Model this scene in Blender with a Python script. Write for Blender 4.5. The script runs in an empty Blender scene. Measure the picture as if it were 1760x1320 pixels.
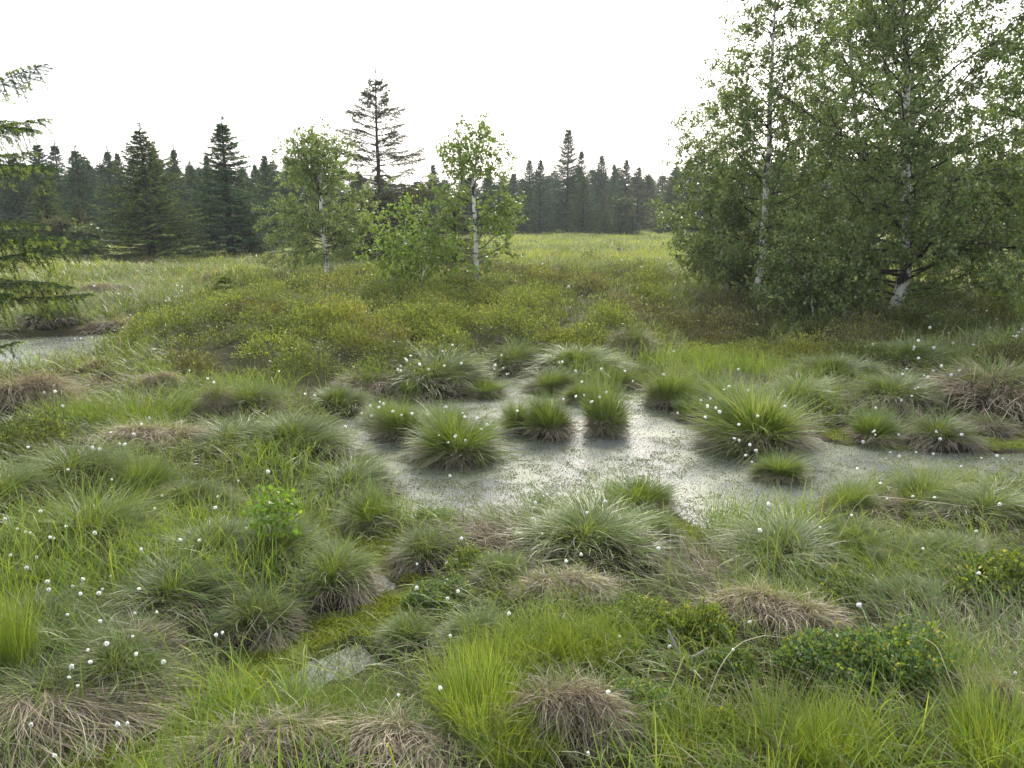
import bpy, math, random
import numpy as np
from mathutils import Vector

random.seed(7)
RNG = np.random.default_rng(11)
R_ = math.radians
scene = bpy.context.scene
C = scene.collection

# ------------------------------------------------------------------ camera
CAM_H = 1.95
PITCH = R_(11.9)
F = 1370.0                       # focal length in photograph pixels (1760 wide)
cam_d = bpy.data.cameras.new('camera')
cam_d.sensor_width = 36.0
cam_d.lens = 36.0 * F / 1760.0
cam_d.clip_end = 3000.0
cam_d.clip_start = 0.05
cam = bpy.data.objects.new('camera', cam_d)
C.objects.link(cam)
cam.location = (0, 0, CAM_H)
cam.rotation_euler = (math.pi / 2 - PITCH, 0, 0)
scene.camera = cam

# ------------------------------------------------------------------ light
SUN_EL, SUN_AZ = R_(40), R_(9)        # ahead of the camera, a little to the right, veiled by cloud
world = bpy.data.worlds.new('World')
scene.world = world
world.use_nodes = True
nt = world.node_tree
nt.nodes.clear()
o_ = nt.nodes.new('ShaderNodeOutputWorld')
bg = nt.nodes.new('ShaderNodeBackground')
sky = nt.nodes.new('ShaderNodeTexSky')
sky.sky_type = 'NISHITA'
sky.sun_disc = False
sky.sun_elevation = SUN_EL
sky.sun_rotation = SUN_AZ
sky.air_density = 1.0
sky.dust_density = 5.0
sky.ozone_density = 1.0
mx = nt.nodes.new('ShaderNodeMixRGB')
mx.inputs[0].default_value = 0.55
mx.inputs[2].default_value = (8.6, 8.9, 9.3, 1)
nt.links.new(sky.outputs[0], mx.inputs[1])
nt.links.new(mx.outputs[0], bg.inputs[0])
bg.inputs[1].default_value = 0.14
nt.links.new(bg.outputs[0], o_.inputs[0])

sun_d = bpy.data.lights.new('sun', 'SUN')
sun_d.energy = 2.1
sun_d.angle = R_(11)
sun_d.color = (1.0, 0.96, 0.88)
sun = bpy.data.objects.new('sun', sun_d)
C.objects.link(sun)
sd = Vector((math.sin(SUN_AZ) * math.cos(SUN_EL), math.cos(SUN_AZ) * math.cos(SUN_EL), math.sin(SUN_EL)))
sun.rotation_euler = (-sd).to_track_quat('-Z', 'Y').to_euler()
sun.location = (10, 20, 30)

scene.view_settings.view_transform = 'Standard'
scene.view_settings.look = 'None'
scene.view_settings.gamma = 1.0
scene.view_settings.exposure = 1.10
scene.render.engine = 'CYCLES'

# ------------------------------------------------------------------ noise
def _hash(ix, iy, seed):
    h = (ix.astype(np.int64) * 374761393 + iy.astype(np.int64) * 668265263 + seed * 974711) & 0x7fffffff
    h = ((h ^ (h >> 13)) * 1274126177) & 0x7fffffff
    h = h ^ (h >> 16)
    return (h & 0xffff) / 65535.0

def vnoise(x, y, s, seed=0):
    x = np.asarray(x, float) / s; y = np.asarray(y, float) / s
    ix = np.floor(x); iy = np.floor(y)
    fx = x - ix; fy = y - iy
    fx = fx * fx * (3 - 2 * fx); fy = fy * fy * (3 - 2 * fy)
    a = _hash(ix, iy, seed); b = _hash(ix + 1, iy, seed)
    c = _hash(ix, iy + 1, seed); d = _hash(ix + 1, iy + 1, seed)
    return (a + (b - a) * fx) * (1 - fy) + (c + (d - c) * fx) * fy      # 0..1

def fbm(x, y, s, seed=0, n=3):
    r = 0.0; a = 1.0; t = 0.0
    for i in range(n):
        r = r + a * vnoise(x, y, s / 2.1 ** i, seed + i * 17); t += a; a *= 0.5
    return r / t

def sstep(a, b, x):
    t = np.clip((x - a) / (b - a), 0, 1)
    return t * t * (3 - 2 * t)

# ------------------------------------------------------------------ layout helpers (photograph pixel -> place)
CP, SP = math.cos(PITCH), math.sin(PITCH)
def ray(px, py):
    x = (np.asarray(px, float) - 880) / F
    y = (660 - np.asarray(py, float)) / F
    return x, CP + y * SP, -SP + y * CP         # unit-depth ray (dx, dy, dz)

def flat(px, py, z=0.0):
    dx, dy, dz = ray(px, py)
    t = (z - CAM_H) / dz
    return dx * t, dy * t

def poly(pts, z=0.0):
    return np.array([flat(a, b, z) for a, b in pts])

def inside(P, x, y):
    r = np.zeros(np.shape(x), bool)
    n = len(P)
    for i in range(n):
        x1, y1 = P[i]; x2, y2 = P[(i + 1) % n]
        c = ((y1 > y) != (y2 > y)) & (x < (x2 - x1) * (y - y1) / (y2 - y1 + 1e-12) + x1)
        r ^= c
    return r

def sdf(P, x, y):
    d = np.full(np.shape(x), 1e9)
    n = len(P)
    for i in range(n):
        x1, y1 = P[i]; x2, y2 = P[(i + 1) % n]
        ex, ey = x2 - x1, y2 - y1
        t = np.clip(((x - x1) * ex + (y - y1) * ey) / (ex * ex + ey * ey + 1e-12), 0, 1)
        d = np.minimum(d, np.hypot(x - x1 - t * ex, y - y1 - t * ey))
    return np.where(inside(P, x, y), -d, d)

POOLS = [poly(p) for p in [
    [(590, 735), (625, 703), (680, 690), (760, 690), (800, 668), (850, 652), (880, 640), (925, 640), (960, 660),
     (1000, 680), (1080, 670), (1110, 680), (1120, 700), (1190, 722), (1240, 738), (1380, 742), (1460, 768),
     (1560, 778), (1660, 773), (1740, 778), (1850, 790), (1960, 800), (1960, 826), (1760, 832), (1640, 826), (1540, 832),
     (1440, 845), (1390, 865), (1380, 888), (1300, 898), (1240, 908), (1180, 908), (1140, 885), (1040, 872),
     (1000, 862), (930, 872), (880, 892), (800, 900), (730, 906), (686, 890), (690, 850), (640, 840), (590, 810), (570, 775)],
    [(-420, 600), (-200, 580), (0, 584), (100, 579), (200, 574), (262, 572), (245, 588), (170, 606), (120, 622), (0, 642), (-200, 655), (-420, 660)],
    [(450, 1200), (500, 1165), (528, 1140), (556, 1142), (582, 1116), (604, 1098), (650, 1100), (640, 1128), (664, 1140), (622, 1158), (596, 1182), (556, 1180), (530, 1208), (480, 1204), (450, 1216)],
    [(596, 1012), (640, 998), (695, 1000), (700, 1022), (640, 1030)],
    [(500, 885), (560, 872), (600, 880), (590, 900), (520, 905)],
    [(1120, 965), (1180, 958), (1200, 975), (1130, 985)],
]]
MOSS = [poly(p, 0.03) for p in [
    [(420, 1150), (470, 1110), (560, 1070), (640, 1030), (660, 980), (600, 930), (575, 905), (620, 895), (680, 930),
     (700, 975), (740, 1010), (720, 1060), (690, 1090), (560, 1130), (470, 1190), (420, 1190)],
    [(-60, 1320), (0, 1285), (150, 1262), (300, 1240), (330, 1270), (250, 1330), (200, 1400), (-60, 1400)],
    [(1380, 745), (1460, 740), (1560, 745), (1700, 740), (1800, 745), (1800, 785), (1700, 780), (1560, 785), (1450, 775)],
    [(1110, 880), (1180, 878), (1200, 905), (1190, 960), (1130, 970), (1110, 930)],
    [(1180, 575), (1300, 590), (1420, 600), (1400, 625), (1280, 640), (1180, 620)],
]]
SHRUBZ = [poly(p, 0.3) for p in [
    [(180, 600), (250, 540), (420, 510), (640, 500), (900, 505), (1130, 510), (1180, 560), (1120, 590), (940, 600),
     (840, 600), (760, 600), (700, 640), (600, 640), (500, 670), (420, 640), (300, 620)],
    [(300, 440), (420, 425), (520, 430), (480, 470), (360, 470)],
    [(640, 480), (760, 470), (900, 470), (1120, 470), (1120, 500), (900, 510), (660, 510)],
    [(1380, 560), (1500, 550), (1760, 520), (1760, 570), (1560, 590), (1400, 590)],
    [(0, 760), (40, 740), (50, 800), (0, 830)],
]]
HEATH = [poly(p, 0.3) for p in [
    [(440, 480), (560, 475), (680, 478), (700, 500), (600, 512), (470, 510)],
    [(860, 470), (1000, 470), (1150, 478), (1180, 500), (1000, 512), (900, 505)],
    [(1190, 520), (1290, 515), (1310, 560), (1230, 585), (1190, 560)],
    [(100, 450), (350, 455), (340, 462), (100, 460)],
    [(330, 490), (420, 485), (430, 510), (330, 505)],
]]
LOWZ = poly([(-420, 640), (-200, 625), (0, 612), (120, 598), (230, 585), (270, 600), (200, 650), (80, 700), (-300, 740)], .1)

def edge_noise(x, y):
    return (fbm(x, y, 0.45, 5, 2) - 0.5) * 0.30 + (fbm(x, y, 0.10, 6, 2) - 0.5) * 0.13

def height(x, y):
    x = np.asarray(x, float); y = np.asarray(y, float)
    r = np.hypot(x, y)
    dp = np.full(x.shape, 1e9)
    for P in POOLS: dp = np.minimum(dp, sdf(P, x, y))
    dm = np.full(x.shape, 1e9)
    for P in MOSS: dm = np.minimum(dm, sdf(P, x, y))
    dw = dp + edge_noise(x, y)
    dd = np.minimum(dw, np.maximum(dm, 0) + (fbm(x, y, 0.3, 8, 2) - 0.5) * 0.10)
    land = 0.025 + 0.09 * sstep(0.0, 0.5, dd) + 0.13 * sstep(0.3, 2.5, dd)
    mound = (fbm(x, y, 1.1, 21, 3) - 0.45) * 0.26 * sstep(0.15, 1.2, dd)
    lowz = sstep(0.2, -0.2, sdf(LOWZ, x, y))
    land = land * (1 - .8 * lowz); mound = mound * (1 - .9 * lowz)
    z = land + mound + 0.012 * fbm(x, y, 0.12, 3, 2)
    z = np.where(dw < 0.03, 0.028 - 0.16 * sstep(0.03, -0.25, dw), z)
    ds = np.minimum(sdf(SHRUBZ[0], x, y), 9)
    z = z + .20 * sstep(.1, -1.3, ds) * sstep(.2, .9, dd) * (.6 + .8 * fbm(x, y, 1.4, 88, 2))
    z = z + 0.10 * sstep(10, 18, r) + (fbm(x, y, 7.0, 31, 2) - 0.5) * 0.35 * sstep(12, 30, r)
    return z

def at(px, py, dz=0.0, far=130.0):
    """first point of the terrain seen through a photograph pixel"""
    dx, dy, dzr = ray(px, py)
    ts = np.geomspace(1.2, far, 900)
    X = dx * ts; Y = dy * ts; Z = CAM_H + dzr * ts
    g = height(X, Y) + dz
    k = np.argmax(Z <= g)
    if Z[k] > g[k]: k = len(ts) - 1
    return float(X[k]), float(Y[k]), float(height(X[k:k + 1], Y[k:k + 1])[0])

def hz(x, y): return float(height(np.array([x]), np.array([y]))[0])

# ------------------------------------------------------------------ mesh buffer
class Buf:
    def __init__(s): s.v = []; s.q = []; s.c = []; s.n = 0
    def add(s, v, q, c):
        v = np.asarray(v, np.float32).reshape(-1, 3)
        s.v.append(v); s.q.append(np.asarray(q, np.int32).reshape(-1, 4) + s.n)
        c = np.asarray(c, np.float32)
        if c.ndim == 1: c = np.broadcast_to(c, (len(v), 3))
        s.c.append(c.reshape(-1, 3)); s.n += len(v)
    def mesh(s, name, smooth=False):
        m = bpy.data.meshes.new(name)
        v = np.concatenate(s.v); q = np.concatenate(s.q); c = np.concatenate(s.c)
        m.vertices.add(len(v)); m.vertices.foreach_set('co', v.ravel())
        m.loops.add(q.size); m.loops.foreach_set('vertex_index', q.ravel())
        m.polygons.add(len(q)); m.polygons.foreach_set('loop_start', np.arange(0, q.size, 4, dtype=np.int32))
        if smooth: m.polygons.foreach_set('use_smooth', np.ones(len(q), bool))
        m.update(calc_edges=True)
        a = m.color_attributes.new('Col', 'FLOAT_COLOR', 'POINT')
        a.data.foreach_set('color', np.concatenate([np.clip(c, 0, 1), np.ones((len(c), 1), np.float32)], 1).ravel())
        return m
    def build(s, name, mat, parent=None, smooth=False):
        m = s.mesh(name, smooth); m.materials.append(mat)
        o = bpy.data.objects.new(name, m); C.objects.link(o)
        if parent: o.parent = parent
        return o

def col(c, n, var=0.18, hue=0.06):
    c = np.asarray(c, float)
    b = 1 + (RNG.random((n, 1)) - 0.5) * 2 * var
    h = 1 + (RNG.random((n, 3)) - 0.5) * 2 * hue
    return c * b * h

def blades(B, base, az, lean, L, w, droop, c0, c1, segs=4, floor=None, tw=0.9, taper=0.95, lock=0, seed=0.0):
    N = len(base)
    f = lambda a: np.broadcast_to(np.asarray(a, float), (N,))[:, None]
    if lock:
        q = vnoise(base[:, 0] + 3.1, base[:, 1] + seed, lock, 5) - 0.5; q2 = vnoise(base[:, 0] + seed, base[:, 1] - 2.7, lock * 1.3, 9) - 0.5
        az = az + q * 2.6; L = L * (1 + 1.0 * q2); lean = lean + q2 * .5
    az, lean, L, w, droop = f(az), f(lean), f(L), f(w), f(droop)
    sm = (np.arange(segs) + 0.5) / segs
    th = lean + droop * sm[None, :]
    step = L / segs
    dr = np.sin(th) * step; dz = np.cos(th) * step
    r = np.concatenate([np.zeros((N, 1)), np.cumsum(dr, 1)], 1)
    z = np.concatenate([np.zeros((N, 1)), np.cumsum(dz, 1)], 1)
    bend = f(RNG.normal(0, 0.25, N)) * np.linspace(0, 1, segs + 1)[None, :]
    a2 = az + bend
    P = np.stack([base[:, None, 0] + r * np.cos(a2), base[:, None, 1] + r * np.sin(a2), base[:, None, 2] + z], -1)
    if floor is not None: P[..., 2] = np.maximum(P[..., 2], floor)
    ph = f(RNG.uniform(-tw, tw, N))
    wx = -np.sin(az) * np.cos(ph); wy = np.cos(az) * np.cos(ph); wz = np.sin(ph)
    s = np.linspace(0, 1, segs + 1)
    prof = (0.75 + 0.5 * s) * (1 - taper * s ** 2.2)
    W = (w * prof[None, :])[..., None] * np.concatenate([wx, wy, wz], 1)[:, None, :] * 0.5
    V = np.stack([P - W, P + W], 2)                      # N, segs+1, 2, 3
    c0 = np.broadcast_to(np.asarray(c0, float), (N, 3)); c1 = np.broadcast_to(np.asarray(c1, float), (N, 3))
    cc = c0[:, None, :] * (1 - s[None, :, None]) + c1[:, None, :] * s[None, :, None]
    cc = np.repeat(cc[:, :, None, :], 2, 2)
    i0 = (np.arange(N) * (segs + 1) * 2)[:, None] + (np.arange(segs) * 2)[None, :]
    Q = np.stack([i0, i0 + 1, i0 + 3, i0 + 2], -1)
    B.add(V, Q, cc)

def unit(v): return v / (np.linalg.norm(v, axis=-1, keepdims=True) + 1e-9)

def leaves(B, pos, d, L, w, c, fold=0.25):
    """one pointed leaf per position; d = direction of the tip"""
    N = len(pos)
    d = unit(d)
    rv = unit(RNG.normal(size=(N, 3)))
    side = unit(np.cross(d, rv)); up = np.cross(side, d)
    L = np.broadcast_to(np.asarray(L, float), (N,))[:, None]; w = np.broadcast_to(np.asarray(w, float), (N,))[:, None]
    a = pos; b = pos + d * L * 0.45 + side * w * 0.5 + up * w * fold
    t = pos + d * L; e = pos + d * L * 0.45 - side * w * 0.5 + up * w * fold
    V = np.stack([a, b, t, e], 1)
    Q = np.arange(N * 4).reshape(N, 4)
    B.add(V, Q, np.repeat(np.broadcast_to(c, (N, 3))[:, None, :], 4, 1))

def tubes(B, lines, sides=5):
    """lines = list of (points (k,3), radii (k,), colour)"""
    by = {}
    for P, r, c in lines: by.setdefault(len(P), []).append((P, r, c))
    for k, L in by.items():
        P = np.array([a[0] for a in L], float); r = np.array([a[1] for a in L], float); c = np.array([a[2] for a in L], float)
        N = len(P)
        T = unit(np.gradient(P, axis=1))
        ref = np.where(np.abs(T[:, :1, 2:3]) > 0.8, np.array([1.0, 0.2, 0.1])[None, None, :], np.array([0.1, 0.2, 1.0])[None, None, :])
        U = unit(np.cross(T, np.broadcast_to(ref, T.shape))); W = np.cross(T, U)
        a = np.arange(sides) / sides * 2 * math.pi
        V = P[:, :, None, :] + r[:, :, None, None] * (U[:, :, None, :] * np.cos(a)[None, None, :, None] + W[:, :, None, :] * np.sin(a)[None, None, :, None])
        i = np.arange(N)[:, None, None] * k * sides + np.arange(k - 1)[None, :, None] * sides
        j = np.arange(sides)[None, None, :]; j2 = (j + 1) % sides
        Q = np.stack([i + j, i + j2, i + sides + j2, i + sides + j], -1)
        B.add(V, Q, np.repeat(np.repeat(c[:, None, None, :], k, 1), sides, 2))

# ------------------------------------------------------------------ materials
def mat_leaf(name, trans=0.4, rough=0.5, spec=0.35, tint=(1.25, 1.2, 0.6)):
    m = bpy.data.materials.new(name); m.use_nodes = True
    t = m.node_tree; n = t.nodes; l = t.links; n.clear()
    out = n.new('ShaderNodeOutputMaterial')
    at_ = n.new('ShaderNodeAttribute'); at_.attribute_name = 'Col'
    oi = n.new('ShaderNodeObjectInfo')
    mr = n.new('ShaderNodeMapRange'); mr.inputs[3].default_value = 0.86; mr.inputs[4].default_value = 1.14
    l.new(oi.outputs['Random'], mr.inputs[0])
    mul = n.new('ShaderNodeVectorMath'); mul.operation = 'SCALE'
    l.new(at_.outputs['Color'], mul.inputs[0]); l.new(mr.outputs[0], mul.inputs['Scale'])
    p = n.new('ShaderNodeBsdfPrincipled')
    p.inputs['Roughness'].default_value = rough
    p.inputs['Specular IOR Level'].default_value = spec
    l.new(mul.outputs[0], p.inputs['Base Color'])
    if trans > 0:
        tr = n.new('ShaderNodeBsdfTranslucent')
        m2 = n.new('ShaderNodeVectorMath'); m2.operation = 'MULTIPLY'
        m2.inputs[1].default_value = tint
        l.new(mul.outputs[0], m2.inputs[0]); l.new(m2.outputs[0], tr.inputs['Color'])
        ms = n.new('ShaderNodeMixShader'); ms.inputs[0].default_value = trans
        l.new(p.outputs[0], ms.inputs[1]); l.new(tr.outputs[0], ms.inputs[2]); l.new(ms.outputs[0], out.inputs[0])
    else:
        l.new(p.outputs[0], out.inputs[0])
    return m

M_GRASS = mat_leaf('grass_blade', 0.42, 0.42, 0.5, (1.3, 1.25, 0.6))
M_STRAW = mat_leaf('dry_grass', 0.25, 0.55, 0.35, (1.1, 1.0, 0.8))
M_LEAF = mat_leaf('leaf', 0.5, 0.40, 0.5, (1.25, 1.3, 0.65))
M_NEEDLE = mat_leaf('needles', 0.25, 0.7, 0.2, (1.2, 1.2, 0.5))
M_WOOD = mat_leaf('twig_bark', 0.0, 0.8, 0.2)
M_FLUFF = mat_leaf('cotton_fluff', 0.5, 0.9, 0.1, (1, 1, 1))

def mat_birch():
    m = bpy.data.materials.new('birch_bark'); m.use_nodes = True
    t = m.node_tree; n = t.nodes; l = t.links
    p = n['Principled BSDF']; p.inputs['Roughness'].default_value = 0.65
    geo = n.new('ShaderNodeNewGeometry')
    mp = n.new('ShaderNodeMapping'); mp.inputs['Scale'].default_value = (9, 9, 17)
    l.new(geo.outputs['Position'], mp.inputs[0])
    n1 = n.new('ShaderNodeTexNoise'); n1.inputs['Scale'].default_value = 1.0; n1.inputs['Detail'].default_value = 4
    l.new(mp.outputs[0], n1.inputs[0])
    r1 = n.new('ShaderNodeValToRGB'); r1.color_ramp.elements[0].position = 0.57; r1.color_ramp.elements[1].position = 0.63
    l.new(n1.outputs[0], r1.inputs[0])
    n2 = n.new('ShaderNodeTexNoise'); n2.inputs['Scale'].default_value = 4.2; n2.inputs['Detail'].default_value = 6
    l.new(geo.outputs['Position'], n2.inputs[0])
    r2 = n.new('ShaderNodeValToRGB'); r2.color_ramp.elements[0].position = 0.54; r2.color_ramp.elements[1].position = 0.59
    l.new(n2.outputs[0], r2.inputs[0])
    mxx = n.new('ShaderNodeMath'); mxx.operation = 'MAXIMUM'
    l.new(r1.outputs[0], mxx.inputs[0]); l.new(r2.outputs[0], mxx.inputs[1])
    mix = n.new('ShaderNodeMixRGB'); mix.inputs[1].default_value = (0.62, 0.60, 0.55, 1); mix.inputs[2].default_value = (0.035, 0.032, 0.03, 1)
    l.new(mxx.outputs[0], mix.inputs[0])
    l.new(mix.outputs[0], p.inputs['Base Color'])
    b = n.new('ShaderNodeBump'); b.inputs['Strength'].default_value = 0.5; b.inputs['Distance'].default_value = 0.02
    l.new(n1.outputs[0], b.inputs['Height']); l.new(b.outputs[0], p.inputs['Normal'])
    return m
M_BIRCH = mat_birch()

def mat_ground():
    m = bpy.data.materials.new('bog_ground'); m.use_nodes = True
    t = m.node_tree; n = t.nodes; l = t.links
    p = n['Principled BSDF']; p.inputs['Roughness'].default_value = 0.9
    p.inputs['Specular IOR Level'].default_value = 0.2
    a = n.new('ShaderNodeAttribute'); a.attribute_name = 'Col'
    geo = n.new('ShaderNodeNewGeometry')
    ns = n.new('ShaderNodeTexNoise'); ns.inputs['Scale'].default_value = 60; ns.inputs['Detail'].default_value = 6; ns.inputs['Roughness'].default_value = 0.7
    l.new(geo.outputs['Position'], ns.inputs[0])
    r = n.new('ShaderNodeValToRGB'); r.color_ramp.elements[0].position = 0.3; r.color_ramp.elements[0].color = (0.35, 0.35, 0.3, 1)
    r.color_ramp.elements[1].position = 0.7; r.color_ramp.elements[1].color = (1.5, 1.45, 1.3, 1)
    l.new(ns.outputs[0], r.inputs[0])
    mu = n.new('ShaderNodeMixRGB'); mu.blend_type = 'MULTIPLY'; mu.inputs[0].default_value = 1
    l.new(a.outputs['Color'], mu.inputs[1]); l.new(r.outputs[0], mu.inputs[2]); l.new(mu.outputs[0], p.inputs['Base Color'])
    b = n.new('ShaderNodeBump'); b.inputs['Strength'].default_value = 0.9; b.inputs['Distance'].default_value = 0.03
    l.new(ns.outputs[0], b.inputs['Height']); l.new(b.outputs[0], p.inputs['Normal'])
    return m
M_GROUND = mat_ground()

def mat_water():
    m = bpy.data.materials.new('bog_water'); m.use_nodes = True
    t = m.node_tree; n = t.nodes; l = t.links
    p = n['Principled BSDF']
    p.inputs['IOR'].default_value = 1.34
    geo = n.new('ShaderNodeNewGeometry')
    # thin grey-green film of weed lying in patches on the water
    n1 = n.new('ShaderNodeTexNoise'); n1.inputs['Scale'].default_value = 95; n1.inputs['Detail'].default_value = 3; n1.inputs['Roughness'].default_value = 0.6
    l.new(geo.outputs['Position'], n1.inputs[0])
    n2 = n.new('ShaderNodeTexNoise'); n2.inputs['Scale'].default_value = 1.6; n2.inputs['Detail'].default_value = 3
    l.new(geo.outputs['Position'], n2.inputs[0])
    ad = n.new('ShaderNodeMath'); ad.operation = 'MULTIPLY_ADD'; ad.inputs[1].default_value = 0.9; ad.inputs[2].default_value = -0.45
    l.new(n2.outputs[0], ad.inputs[0])
    a2 = n.new('ShaderNodeMath'); a2.operation = 'ADD'
    l.new(n1.outputs[0], a2.inputs[0]); l.new(ad.outputs[0], a2.inputs[1])
    r = n.new('ShaderNodeValToRGB'); r.color_ramp.elements[0].position = 0.50; r.color_ramp.elements[1].position = 0.56
    l.new(a2.outputs[0], r.inputs[0])
    mix = n.new('ShaderNodeMixRGB'); mix.inputs[1].default_value = (0.105, 0.112, 0.108, 1); mix.inputs[2].default_value = (0.11, 0.125, 0.075, 1)
    l.new(r.outputs[0], mix.inputs[0]); l.new(mix.outputs[0], p.inputs['Base Color'])
    rr = n.new('ShaderNodeMapRange'); rr.inputs[3].default_value = 0.17; rr.inputs[4].default_value = 0.42
    l.new(r.outputs[0], rr.inputs[0]); l.new(rr.outputs[0], p.inputs['Roughness'])
    b = n.new('ShaderNodeBump'); b.inputs['Strength'].default_value = 0.40; b.inputs['Distance'].default_value = 0.004
    l.new(n1.outputs[0], b.inputs['Height']); l.new(b.outputs[0], p.inputs['Normal'])
    return m
M_WATER = mat_water()

# ------------------------------------------------------------------ tagging
def tag(o, label, cat, group=None):
    o['label'] = label; o['category'] = cat
    if group: o['group'] = group
    return o
def empty(name, loc, rz=0.0):
    o = bpy.data.objects.new(name, None); C.objects.link(o)
    o.empty_display_size = 0.1
    o.location = loc; o.rotation_euler = (0, 0, rz); return o
def copy_tree(o, parent=None):
    c = o.copy(); C.objects.link(c); c.parent = parent
    for ch in [k for k in o.children]: copy_tree(ch, c)
    return c
USED = set()
def inst(proto, loc, rz, sc):
    """the first use moves the prototype itself, later uses copy it with its parts"""
    if proto.name in USED: o = copy_tree(proto)
    else: o = proto; USED.add(proto.name)
    o.location = loc; o.rotation_euler = (0, 0, rz); o.scale = sc
    for k in ('label', 'category', 'group'):
        if k in o: del o[k]
    return o

# ------------------------------------------------------------------ ground sheet and water
def build_ground():
    na = 900
    rr = np.concatenate([np.linspace(0.0, 1.2, 6)[1:], np.geomspace(1.25, 60, 330), np.geomspace(62, 1500, 40)])
    a = np.arange(na) / na * 2 * math.pi
    X = rr[:, None] * np.sin(a)[None, :]; Y = rr[:, None] * np.cos(a)[None, :]
    Z = height(X.ravel(), Y.ravel())
    V = np.stack([X.ravel(), Y.ravel(), Z], 1)
    nr = len(rr)
    i = np.arange(nr - 1)[:, None] * na; j = np.arange(na)[None, :]; j2 = (j + 1) % na
    Q = np.stack([i + j, i + na + j, i + na + j2, i + j2], -1)
    x, y = V[:, 0], V[:, 1]
    c = np.tile(np.array([0.060, 0.062, 0.028]), (len(V), 1))
    far = sstep(18, 40, np.hypot(x, y))[:, None]
    c = c * (1 - far) + np.array([0.13, 0.17, 0.05]) * far
    dm = np.full(len(V), 1e9)
    for P in MOSS: dm = np.minimum(dm, sdf(P, x, y))
    k = sstep(0.12, -0.05, dm + (fbm(x, y, 0.3, 9) - 0.5) * 0.2)[:, None]
    c = c * (1 - k) + np.array([0.13, 0.17, 0.02]) * k
    dp = np.full(len(V), 1e9)
    for P in POOLS: dp = np.minimum(dp, sdf(P, x, y))
    k = sstep(0.1, -0.05, dp)[:, None]
    c = c * (1 - k) + np.array([0.035, 0.028, 0.018]) * k
    B = Buf(); B.add(V, Q, c)
    # closed hub under the camera
    hub = Buf.mesh
    o = B.build('ground', M_GROUND, smooth=True)
    o['kind'] = 'structure'
    for k_, P in enumerate(POOLS):
        b = Buf()
        x0, y0 = P.min(0) - 0.5; x1, y1 = P.max(0) + 0.5
        st = 0.12
        gx = np.arange(x0, x1 + st, st); gy = np.arange(y0, y1 + st, st)
        GX, GY = np.meshgrid(gx, gy)
        d = sdf(P, GX, GY)
        keep = d < 0.32
        idx = np.arange(GX.size).reshape(GX.shape)
        q = np.stack([idx[:-1, :-1], idx[:-1, 1:], idx[1:, 1:], idx[1:, :-1]], -1)
        kq = keep[:-1, :-1] & keep[:-1, 1:] & keep[1:, 1:] & keep[1:, :-1]
        b.add(np.stack([GX.ravel(), GY.ravel(), np.full(GX.size, 0.012 + 0.0004 * k_)], 1), q[kq], (0.1, 0.1, 0.1))
        w = b.build('water', M_WATER); w['kind'] = 'structure'
build_ground()

# ------------------------------------------------------------------ colours (linear albedo)
G_DARK = (0.075, 0.122, 0.026)
G_MID = (0.120, 0.172, 0.036)
G_BLUE = (0.145, 0.180, 0.085)
G_PALE = (0.240, 0.265, 0.120)
G_LUSH = (0.150, 0.228, 0.028)
G_YEL = (0.280, 0.330, 0.045)
STRAW = (0.330, 0.270, 0.175)
STRAW_P = (0.48, 0.42, 0.30)
DEAD = (0.165, 0.128, 0.098)
GREYD = (0.26, 0.225, 0.18)
PEAT = (0.035, 0.026, 0.018)

def pick(cols, n, p=None, var=0.34):
    k = RNG.choice(len(cols), n, p=p)
    return col(np.array(cols)[k], n, var)

# ------------------------------------------------------------------ tussock prototypes
def mound_obj(R, H, parent):
    B = Buf(); nu, nv = 28, 9
    u = np.arange(nu) / nu * 2 * math.pi; v = np.linspace(0, 1, nv)
    U, Vv = np.meshgrid(u, v)
    rad = R * np.cos(Vv * math.pi / 2 * 0.97) * (1 + 0.18 * (vnoise(U * 3, Vv * 4, 1.0, 4) - 0.5))
    z = H * np.sin(Vv * math.pi / 2) - 0.05 * (Vv == 0)
    V = np.stack([rad * np.cos(U), rad * np.sin(U), z], -1)
    i = np.arange(nv - 1)[:, None] * nu; j = np.arange(nu)[None, :]; j2 = (j + 1) % nu
    B.add(V, np.stack([i + j, i + j2, i + nu + j2, i + nu + j], -1), PEAT)
    return B.build('root_mound', M_GROUND, parent, smooth=True)

def disc(n, R, p=0.5):
    r = R * RNG.random(n) ** p; a = RNG.uniform(0, 2 * math.pi, n)
    ph = random.uniform(0, 6.28)
    r = r * (1 + .16 * np.sin(2 * a + ph) + .10 * np.sin(3 * a + 2 * ph) + .07 * np.sin(5 * a - ph))
    return np.minimum(r, R * 1.25), a

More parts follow.
